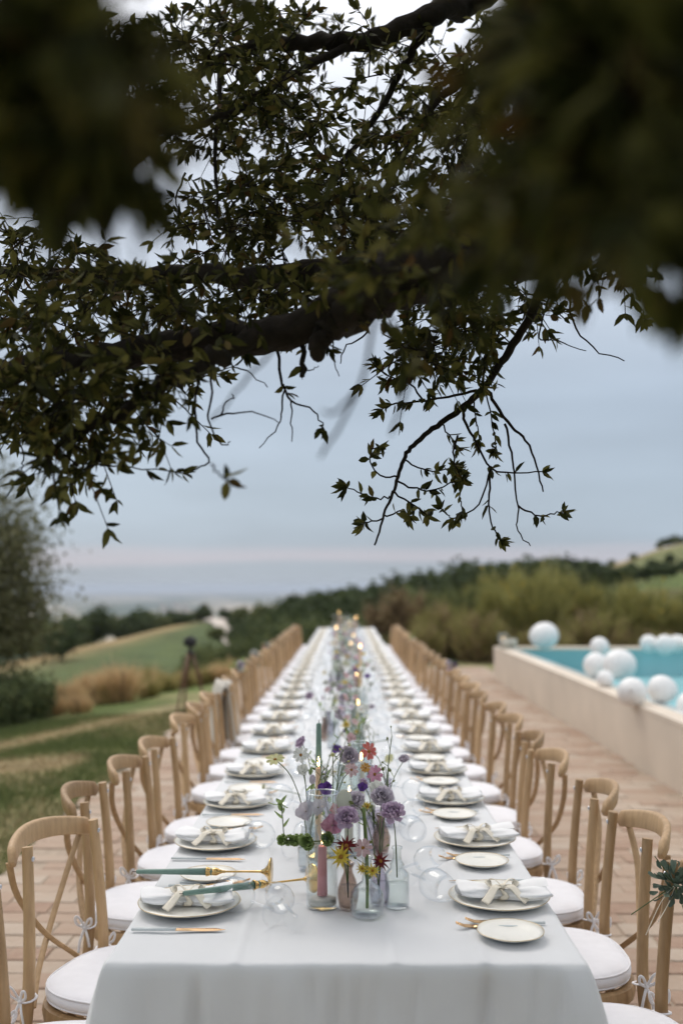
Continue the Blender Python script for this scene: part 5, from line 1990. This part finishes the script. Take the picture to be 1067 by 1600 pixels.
# ---------------------------------------------------------------- the nearest flower group, built one by one
G1 = 'in the flower group nearest the table end under the tree'
def T(px, py, z=TZ + .0035):
    """table point seen at a photo pixel"""
    y = 1.0
    for _ in range(60):
        p = at(px, py, y)
        y *= 1 + (p.z - z) / max(.05, CAM_H - z)
    return at(px, py, y)


p = T(503, 1423)
hurricane(p.x, p.y + .035, .0395, .272, 'tall clear glass cylinder around the lit pink candle')
taper('pillar_candle', .118, .0128, .0105, 'pinkwax', True, 'lit pink candle standing in white sand inside a glass cylinder', (p.x, p.y + .035, TZ + .03))
hx, hy = p.x, p.y + .035
# tall green taper in a brass holder behind it
q = T(497, 1345)
r = empty('candle_holder', (q.x, q.y + .05, TZ + .0035)); holder_parts(r)
tag(r, 'upright brass candle holder with a green taper behind the pink candle', 'candle holder')
taper('taper_candle', .225, .0108, .0072, 'greenwax', False, 'upright unlit green taper candle behind the pink candle', (q.x, q.y + .05, TZ + .0035 + .155))
GY = q.y + .05
# fallen brass holders with green candles
a = T(424, 1362, TZ + .040)
b = T(210, 1362, TZ + .032)
fallen(a, b - a, 'brass candle holder toppled across the plates, its round foot up on edge', 'green taper candle lying in the toppled brass holder, reaching past the table edge')
a = T(489, 1372, TZ + .040)
b = T(305, 1394, TZ + .058)
fallen(a, b - a, 'brass candle holder fallen behind the glass cylinder', 'green taper candle lying across the ribbon-tied napkin')

p = T(544, 1424); v1 = vase('bud', 'brownglass', p.x, p.y + .02, 'brown twisted glass bud vase beside the candle cylinder', twist=True)
p = T(574, 1437); v2 = vase('round', 'clearglass', p.x, p.y + .03, 'clear round-bellied vase with one thick green stem')
p = T(593, 1420); v3 = vase('bud', 'plumglass', p.x, p.y + .03, 'plum-tinted twisted bud vase behind the round-bellied vase', twist=True)
p = T(621, 1420); v4 = vase('bottle', 'clearglass', p.x, p.y + .02, 'clear glass bottle vase holding a single lilac bloom')
p = T(482, 1362); v5 = vase('jar', 'greyglass', p.x, p.y + .03, 'clear jar vase behind the candle cylinder')
p = T(520, 1340); v6 = vase('slim', 'clearglass', p.x, p.y + .03, 'slim clear vase between the green taper and the plum vase')
p = T(585, 1330); v7 = vase('jar', 'plumglass', p.x, p.y + .03, 'wide plum-tinted vase behind the bud vases')
p = T(606, 1290); v8 = vase('slim', 'plumglass', p.x, p.y, 'slim plum-tinted vase behind the bottle vase')


def fl(kind, colr, px, py, d, dia, v, extra='', face=(0, -.9, .35), leaves=1, bend=.3):
    tip = at(px, py, d)
    base = Vector((v.x, v.y, v.z - .07))
    where = {id(v1): 'in the brown bud vase', id(v2): 'in the round-bellied vase', id(v3): 'in the plum bud vase', id(v4): 'in the clear bottle vase', id(v5): 'in the jar behind the candle cylinder',
             id(v6): 'in the slim vase by the green taper', id(v7): 'in the wide plum vase', id(v8): 'in the slim plum vase'}[id(v)]
    size = dia / 1556.0 * d
    flower(kind, colr, base, tip, size, '%s%s %s flower %s, nearest flower group' % (extra, CNAME[colr], KNAME[kind], where), 'flowers of the group under the tree', leaves, face, bend)


fl('rose', 'lilac', 613, 1274, 2.42, 42, v4, leaves=0, face=(.15, -.5, .8))
fl('rose', 'palelilac', 596, 1248, 2.56, 38, v3, leaves=1)
fl('rose', 'palelilac', 556, 1253, 2.50, 34, v3, leaves=1)
fl('rose', 'lilac', 543, 1280, 2.42, 40, v1, leaves=1, face=(-.2, -.8, .5))
fl('rose', 'palelilac', 544, 1183, 2.95, 34, v6, leaves=1)
fl('star', 'yellow', 533, 1339, 2.36, 40, v1, extra='large ', leaves=0, face=(-.1, -1, .1))
fl('star', 'darkred', 541, 1322, 2.40, 38, v1, leaves=1, face=(-.1, -.6, .8))
fl('star', 'darkred', 594, 1346, 2.40, 34, v3, leaves=1, face=(.4, -.6, .5))
fl('daisy', 'palepink', 567, 1325, 2.42, 30, v2, leaves=0)
fl('star', 'yellow', 582, 1360, 2.36, 26, v3, extra='small ', leaves=1, face=(0, -.8, -.3))
fl('star', 'yellow', 566, 1357, 2.39, 22, v2, leaves=0, face=(-.3, -.8, -.3))
fl('open', 'coral', 526, 1266, 2.55, 26, v6, leaves=1)
fl('open', 'pink', 519, 1290, 2.48, 36, v6, leaves=0)
fl('daisy', 'coral', 576, 1174, 2.95, 28, v8, leaves=0, face=(.6, -.6, .2))
fl('daisy', 'pink', 585, 1210, 2.85, 28, v8, leaves=0, face=(.6, -.7, .2))
fl('daisy', 'palepink', 549, 1203, 2.80, 22, v6, leaves=0)
fl('open', 'purple', 509, 1233, 2.68, 26, v5, leaves=1)
fl('open', 'purple', 566, 1231, 2.75, 18, v7, extra='small ', leaves=0)
fl('daisy', 'paleyellow', 430, 1187, 2.62, 30, v5, leaves=0, face=(0, -.3, .95))
fl('open', 'white', 473, 1205, 2.66, 24, v5, leaves=1)
fl('bud', 'palelilac', 488, 1222, 2.66, 26, v5, leaves=1, face=(0, -.2, 1))
fl('open', 'white', 588, 1232, 2.62, 32, v7, leaves=0)
fl('daisy', 'white', 470, 1180, 2.75, 26, v5, leaves=0)
fl('daisy', 'orange', 571, 1200, 2.75, 16, v7, leaves=0)
fl('bud', 'greenbud', 598, 1202, 2.7, 14, v8, leaves=0)
fl('bud', 'greenbud', 609, 1204, 2.7, 12, v8, extra='tiny ', leaves=0)
fl('bud', 'paleyellow', 520, 1180, 2.85, 16, v6, leaves=0)
fl('open', 'palelilac', 478, 1268, 2.5, 34, v5, leaves=1)
fl('open', 'palelilac', 497, 1262, 2.55, 30, v5, extra='second ', leaves=1)
# white translucent seed disc on a stem
r = empty('seed_pod', (v7.x, v7.y, v7.z - .06))
mb = MB()
tp = at(538, 1250, 2.46) - Vector(r.location)
mb.tube(smooth_path([(0, 0, 0), tp * .5 + Vector((0, 0, .05)), tp + Vector((.012, 0, -.04))], 4), .001, 5); mb.build('stem', M['stemgreen'], r)
mb = MB()
mb.lathe([(0, .0018), (.016, .0014), (.0205, 0), (.016, -.0014), (0, -.0018)], 22, Matrix.Translation(tp) @ Matrix.Rotation(R(80), 4, 'X') @ Matrix.Rotation(R(20), 4, 'Y') @ Matrix.Diagonal((1, 1.2, 1, 1)))
mb.build('pod', pm('silvery_pod', (.66, .68, .60), (.74, .75, .68), .5), r)
tag(r, 'silvery white oval seed pod beside the lilac blooms', 'seed pod')
# thick stem in the round vase and greenery
b0 = Vector((v2.x, v2.y, TZ + .02))
sprig(b0, at(566, 1265, 2.45), 7, .018, 'thick green stem with buds standing in the round-bellied vase', 'sprig', buds='greenbud', name='bud_sprig')
mb = MB(); t_ = at(568, 1262, 2.45) - b0
mb.tube(smooth_path([(0, 0, 0), t_ * .5 + Vector((.004, 0, 0)), t_], 5), .0038, 8)
o = mb.build('thick_stem', M['flowerleaf'], loc=b0)
tag(o, 'thick pale green stalk in the round-bellied vase', 'stalk')
bell = MB()
for k in range(9):
    petal(bell, rot_zy(6.283 * k / 9, .5 + .25 * (k % 2), .05, 0), .5, .40, .8, .2, .03, .5, random.Random(k), 4, 4, True)
BELL = bell.mesh('leaf_cup', M['flowerleaf'])


def bells(base, pts, label):
    r = empty('bell_flower_sprig', base)
    mb_ = MB()
    pth = smooth_path([Vector((0, 0, 0))] + [Vector(p_[0]) - Vector(base) for p_ in pts], 4)
    mb_.tube(pth, .0016, 6); mb_.build('stem', M['stemgreen'], r)
    for p_, s in pts:
        for k in range(2):
            qd = Vector((rnd.gauss(0, 1), -1, rnd.gauss(.3, .6))).normalized().to_track_quat('Z', 'Y')
            link('leaf_cup', BELL, r, mat4=Matrix.LocRotScale(Vector(p_) - Vector(base) + Vector((rnd.gauss(0, .004), rnd.gauss(0, .004), rnd.gauss(0, .004))), qd, Vector((s,) * 3)))
    tag(r, label, 'sprig')


bells((v5.x, v5.y, v5.z - .05), [(at(515, 1314, 2.47), .048), (at(487, 1315, 2.46), .052)], 'green leafy bells seen through the candle cylinder')
bells((v5.x - .01, v5.y, v5.z - .05), [(at(466, 1316, 2.48), .046), (at(446, 1312, 2.47), .042)], 'arching green bell sprig left of the candle cylinder, beside the glasses')
for k, (px, py, s) in enumerate([(436, 1298, .016), (441, 1282, .018), (423, 1270, .026), (434, 1262, .024), (447, 1264, .024), (440, 1290, .014)]):
    pass
sprig(at(444, 1310, 2.47), at(437, 1258, 2.47), 9, .024, 'upright green leaf sprig curling beside the candle cylinder', 'sprig')
# fallen stem lying on the cloth
f0, f1 = T(470, 1245), T(412, 1240)
flower('daisy', 'greenbud', f0 + Vector((0, 0, .006)), f1 + Vector((0, 0, .02)), .035, 'fallen pale green flower lying on the cloth by the dinner plates', None, 2, (-.7, -.5, .3))
# grasses and buds
sprig((v6.x, v6.y, v6.z - .05), at(536, 1172, 2.75), 11, .012, 'tall stem of small pale buds in the slim vase by the green taper', 'sprig', buds='paleyellow', name='bud_sprig')
sprig((v5.x, v5.y, v5.z - .05), at(507, 1200, 2.75), 10, .013, 'tall stem of small green buds behind the green taper', 'sprig', buds='greenbud', name='bud_sprig')
sprig((v3.x, v3.y, v3.z - .05), at(612, 1150, 2.72), 6, .012, 'thin arching stem of green buds above the bottle vase', 'sprig', buds='greenbud', name='bud_sprig')
hurricane(at(545, 1300, 2.98).x, 2.98, .034, .26, 'glass cylinder with a lit cream candle behind the lilac blooms')
taper('pillar_candle', .135, .013, .012, 'creamwax', True, 'lit cream candle in the glass cylinder behind the lilac blooms', (at(545, 1300, 2.98).x, 2.98, TZ + .03))
taper('taper_candle', .26, .010, .007, 'orangewax', True, 'lit peach taper candle just behind the green taper', (at(497, 1300, 2.9).x, 2.9, TZ + .0035))

# ---------------------------------------------------------------- groups down the rest of the table
PAL = [('rose', 'lilac'), ('rose', 'palelilac'), ('open', 'white'), ('daisy', 'white'), ('daisy', 'white'), ('open', 'palepink'), ('daisy', 'pink'), ('rose', 'white'), ('open', 'purple'), ('star', 'yellow'),
       ('daisy', 'paleyellow'), ('bud', 'greenbud'), ('open', 'palelilac'), ('bud', 'greenbud'), ('open', 'palepink'), ('daisy', 'palepink'), ('rose', 'palelilac'), ('open', 'white'), ('bud', 'paleyellow'), ('rose', 'white'), ('open', 'white'), ('daisy', 'white'), ('open', 'palelilac')]
VK = [('bud', 'brownglass'), ('jar', 'clearglass'), ('slim', 'clearglass'), ('bottle', 'clearglass'), ('round', 'clearglass'), ('bud', 'plumglass'), ('jar', 'greyglass'), ('slim', 'plumglass')]
rg = random.Random(404)
NG = 25
for g in range(NG):
    yc = 3.22 + g * .595
    W = 'in the flower group %s %s' % (ORD[g + 1], END)
    W2 = '%s flower group %s' % (ORD[g + 1], END)
    vs_ = []
    nv = 4 if g < 12 else 3
    for k in range(nv):
        sh, gm = VK[(g * 3 + k * 5 + rg.randrange(2)) % 8]
        x, y = rg.uniform(-.12, .12), yc + (k - nv / 2) * .13 + rg.uniform(-.03, .03)
        vp = vase(sh, gm, x, y, '%s %s vase %s' % ({'brownglass': 'brown-tinted', 'clearglass': 'clear', 'plumglass': 'plum-tinted', 'greyglass': 'greyish'}[gm], sh if sh != 'bud' else 'narrow bud', W), 'vases down the table', rg.uniform(.9, 1.15), twist=(sh == 'bud'))
        vs_.append(vp)
    nf = 11 if g < 8 else (10 if g < 16 else 9)
    for k in range(nf):
        kind, colr = PAL[rg.randrange(len(PAL))]
        v = vs_[k % nv]
        tip = Vector((v.x + rg.gauss(0, .06), v.y + rg.gauss(0, .08), TZ + rg.uniform(.12, .30)))
        tip.x = max(-.2, min(.2, tip.x))
        size = {'rose': .052, 'daisy': .045, 'star': .05, 'open': .045, 'bud': .022}[kind] * rg.uniform(.7, 1.05)
        flower(kind, colr, (v.x, v.y, v.z - .06), tip, size, '%s %s flower, %s' % (CNAME[colr], KNAME[kind], W2), 'flowers along the table', 1 if g < 10 else 0, (rg.gauss(0, .5), -.7, .5), .3, rg)
    for k in range(3 if g < 10 else 2):
        v = vs_[(k + 1) % nv]
        tip = Vector((v.x + rg.gauss(0, .07), v.y + rg.gauss(0, .06), TZ + rg.uniform(.16, .32)))
        if k == 0 and g % 2 == 0:
            sprig((v.x, v.y, v.z - .06), tip, 8, .03, 'green leaf sprig %s' % W, 'sprig', 'leaf sprigs along the table', rr=rg)
        else:
            sprig((v.x, v.y, v.z - .06), tip, 8, .012, 'stem of small %s buds %s' % (('white', 'green', 'pale yellow')[k % 3], W), 'sprig', 'bud sprigs along the table', buds=('white', 'greenbud', 'paleyellow')[k % 3], rr=rg, name='bud_sprig')
    if g % 3 == 0:
        x = rg.choice((-1, 1)) * rg.uniform(.05, .1)
        hurricane(x, yc + .22, .036, .25, 'glass candle cylinder %s' % W, group='candle cylinders')
        taper('pillar_candle', rg.uniform(.12, .17), .013, .012, rg.choice(('creamwax', 'creamwax', 'pinkwax')), True, 'lit candle in the glass cylinder %s' % W, (x, yc + .22, TZ + .03), 'lit candles')
    if g % 5 == 1 and g > 3:
        x = rg.choice((-1, 1)) * rg.uniform(.06, .13)
        r = empty('candle_holder', (x, yc - .2, TZ + .0035)); holder_parts(r)
        tag(r, 'upright brass candle holder %s' % W, 'candle holder', 'brass holders')
        taper('taper_candle', .22, .0105, .007, rg.choice(('orangewax', 'creamwax')), True, 'lit taper candle in a brass holder %s' % W, (x, yc - .2, TZ + .0035 + .155), 'lit tapers')

# ================================================================== POOL SIDE AND LAWN SIDE
def balloon(px, py, y, r, label, sx=1.0, group='white balloons by the pool'):
    r *= .88
    c = at(px, py, y) - Vector((0, 0, r * .1))
    root = empty('balloon', c)
    mb_ = MB()
    n_ = 14
    prof = []
    for k in range(n_ + 1):
        a_ = math.pi * k / n_
        z_ = -math.cos(a_)
        prof.append((r * math.sin(a_) * (1 + .06 * z_), r * z_ * (1.04 if z_ > 0 else 1.1)))
    Mx = Matrix.Rotation(rnd.uniform(.9, 1.9), 4, Vector((rnd.gauss(0, 1), rnd.gauss(0, 1), 0)).normalized())
    mb_.lathe(prof, 28, Mx)
    mb_.v = [(v_[0] * sx, v_[1] * sx, v_[2]) for v_ in mb_.v]
    mb_.build('skin', M['balloon'], root)
    mb_ = MB()
    mb_.lathe([(0, -r * 1.1), (.012, -r * 1.11), (.006, -r * 1.13), (.016, -r * 1.16), (0, -r * 1.165)], 8, Mx)
    mb_.build('knot', M['balloon'], root)
    tag(root, label, 'balloon', group)


WZ = PZ - .022
balloon(850, 991, 16.2, .24, 'single white balloon on the far coping of the pool', 1.05)
balloon(936, 1009, 11.9, .125, 'small white balloon behind the big oval one at the pool edge')
balloon(931, 1038, 11.4, .16, 'white balloon tucked behind the big oval one')
balloon(967, 1036, 10.9, .19, 'big oval white balloon resting at the pool edge', 1.08)
balloon(987, 1079, 8.7, .145, 'white balloon lying on the pool wall beside another')
balloon(1034, 1075, 8.9, .14, 'round white balloon floating beside the pool wall')
balloon(1078, 1100, 8.6, .13, 'white balloon by the wall past the round one')
balloon(1013, 1004, 15.4, .15, 'white balloon at the corner-side end of the floating cluster')
balloon(1038, 1006, 15.2, .17, 'white balloon in the middle of the floating cluster')
balloon(1058, 1004, 15.5, .15, 'white balloon behind the middle of the floating cluster')
balloon(1082, 1006, 15.3, .16, 'white balloon at the outer end of the floating cluster')
balloon(945, 1060, 10.2, .10, 'small white balloon low against the pool ledge')
# candle jars on the pool corner
for k, (dx, dy, h, rad, lit) in enumerate([(2.58, 16.45, .24, .075, True), (2.72, 16.30, .16, .065, False), (2.60, 16.22, .15, .06, False)]):
    hurricane(dx, dy, rad, h, ('tall glass jar with a lit candle on the pool corner', 'low glass jar with a white candle on the pool corner, water side', 'low glass jar with a white candle on the pool corner, patio side')[k], z=PZ + .003)
    taper('pillar_candle', .12 if lit else .13, .055 if lit else .052, .053 if lit else .05, 'creamwax', lit, ('lit white pillar candle in the tall jar on the pool corner', 'white pillar candle in the water-side jar on the pool corner', 'white pillar candle in the patio-side jar on the pool corner')[k], (dx, dy, PZ + .033))

# tripod with a camera at the lawn edge
tx, ty = px_xy(299, 12.2), 12.2
gz = ground_z(tx, ty)
r = empty('tripod', (tx, ty, gz))
for k, (dx, dy) in enumerate([(-.14, -.2), (.21, .12), (-.12, .26)]):
    mb = MB()
    mb.tube([(dx * .12, dy * .12, .82), (dx * .6, dy * .6, .42)], .023, 8)
    mb.tube([(dx * .55, dy * .55, .45), (dx, dy, ground_z(tx + dx, ty + dy) - gz)], [.017, .013], 8)
    mb.build('leg', M['tripod'], r)
mb = MB(); mb.box(-.04, .04, -.04, .04, .79, .85, bev=.008); mb.lathe([(0, .84), (.02, .84), (.02, .885), (.034, .89), (.034, .9), (0, .9)], 14); mb.build('head', M['black'], r)
tag(r, 'wooden-legged tripod standing at the lawn edge', 'tripod')
r = empty('video_camera', (tx, ty, gz + .902))
mb = MB(); mb.box(-.075, .075, -.035, .035, 0, .1, bev=.01); mb.box(-.03, .03, -.03, .03, .1, .125, bev=.008); cbody = mb.build('body', M['black'], r, smooth=False)
mb = MB(); mb.lathe([(0, 0), (.034, 0), (.036, .03), (.033, .09), (.028, .09), (0, .08)], 16, Matrix.Translation((.02, -.03, .05)) @ Matrix.Rotation(R(90), 4, 'X')); mb.build('lens', M['black'], cbody)
tag(r, 'small black camera mounted on the tripod', 'camera')

# shawl over a chair back
c, rz = CH[-1, 8]
sh = empty('draped_shawl', c, rz)
mb = MB()
def shawl(u, v):
    y_ = -.225 + .45 * u
    s = v * 2 - 1
    k_ = max(0, 1 - (y_ / .215) ** 2)
    bow = -.072 * k_ - .270
    top = .855 + .026 * k_
    a_ = abs(s)
    x_ = bow + math.copysign(1, s) * (.02 + .016 * math.sin(u * 13 + s * 2) * a_) * min(1, a_ * 6) + (.05 * a_ if s > 0 else -.10 * a_ ** 1.3)
    return Vector((x_, y_ * (1 + .06 * a_), top + .014 - max(0, a_ - .04) * (.42 if s > 0 else .62) + .012 * math.sin(u * 6)))
mb.grid(shawl, 18, 24)
o = mb.build('cloth', M['shawl'], sh)
sol = o.modifiers.new('thickness', 'SOLIDIFY'); sol.thickness = .004
tag(sh, 'oat linen shawl hung over the back of a lawn-side chair', 'shawl')


# posies tied to chair backs
EUC = flat_leaf_mesh('leaf', M['eucalyptus'], .72, 5, True)


def posy(side, i, cols, label, y_=.17, z_=.80, s=1.0, nleaf=26, strings=True, x_=-.31):
    c_, a_ = CH[side, i]
    w = Matrix.Translation(c_) @ Matrix.Rotation(a_, 4, 'Z') @ Vector((x_, y_, z_))
    r_ = empty('chair_posy', w)
    rr = random.Random(i + 9)
    mb_ = MB()
    for k in range(7):
        e = Vector((rr.gauss(0, .05), rr.gauss(0, .05), rr.gauss(0, .05))) * s
        mb_.tube([(0, 0, 0), e * .6, e], .0014, 5)
    mb_.build('stems', M['stemgreen'], r_)
    for k in range(nleaf):
        d = Vector((rr.gauss(0, 1), rr.gauss(0, 1), rr.gauss(.05, .75))).normalized()
        q = d.to_track_quat('X', 'Z') @ Euler((rr.uniform(-1, 1), 0, 0)).to_quaternion()
        link('leaf', EUC if cols[0] != 'light' else FLEAF, r_, mat4=Matrix.LocRotScale(d * rr.uniform(.005, .05) * s, q, Vector((rr.uniform(.017, .030) * s,) * 3)))
    for k, cc in enumerate(cols):
        if cc == 'light':
            continue
        d = Vector((rr.gauss(0, .5), -1 + rr.gauss(0, .3), rr.gauss(0, .5))).normalized()
        link('bloom', bloom_mesh('rose', cc), r_, mat4=Matrix.LocRotScale(d * .03 * s + Vector((rr.gauss(0, .015), 0, rr.gauss(0, .015))), d.to_track_quat('Z', 'Y'), Vector((.05 * s,) * 3)))
    if strings:
        for k in range(2):
            mb_ = MB()
            mb_.tube(smooth_path([(0, 0, 0), (-.02 - .02 * k, -.01, -.04), (-.05 - .03 * k, -.01, -.09 - .03 * k)], 4), .0011, 5)
            mb_.build('string', M['ribbon'], r_)
    tag(r_, label, 'posy')


posy(1, 0, ['wine'], 'eucalyptus and dark red posy tied to the first pool-side chair', y_=-.13, z_=.80, s=1.0, nleaf=96, x_=-.245)
posy(1, 11, ['palelilac', 'lilac', 'purple'], 'lilac posy on the back of a pool-side chair', s=1.1, z_=.86)
posy(1, 19, ['light', 'white'], 'pale green posy on a pool-side chair near the far table end', s=1.2, z_=.87)
posy(-1, 10, ['light', 'palelilac', 'white'], 'green and pale blue posy on a lawn-side chair back', s=1.5, z_=.88)
posy(-1, 13, ['white', 'white', 'white', 'white'], 'white bloom posy on a lawn-side chair back', s=1.4, z_=.88, nleaf=10)
posy(-1, 15, ['palepink', 'white', 'paleyellow'], 'small pale pink posy on a lawn-side chair farther along', s=1.2, z_=.88, nleaf=10)
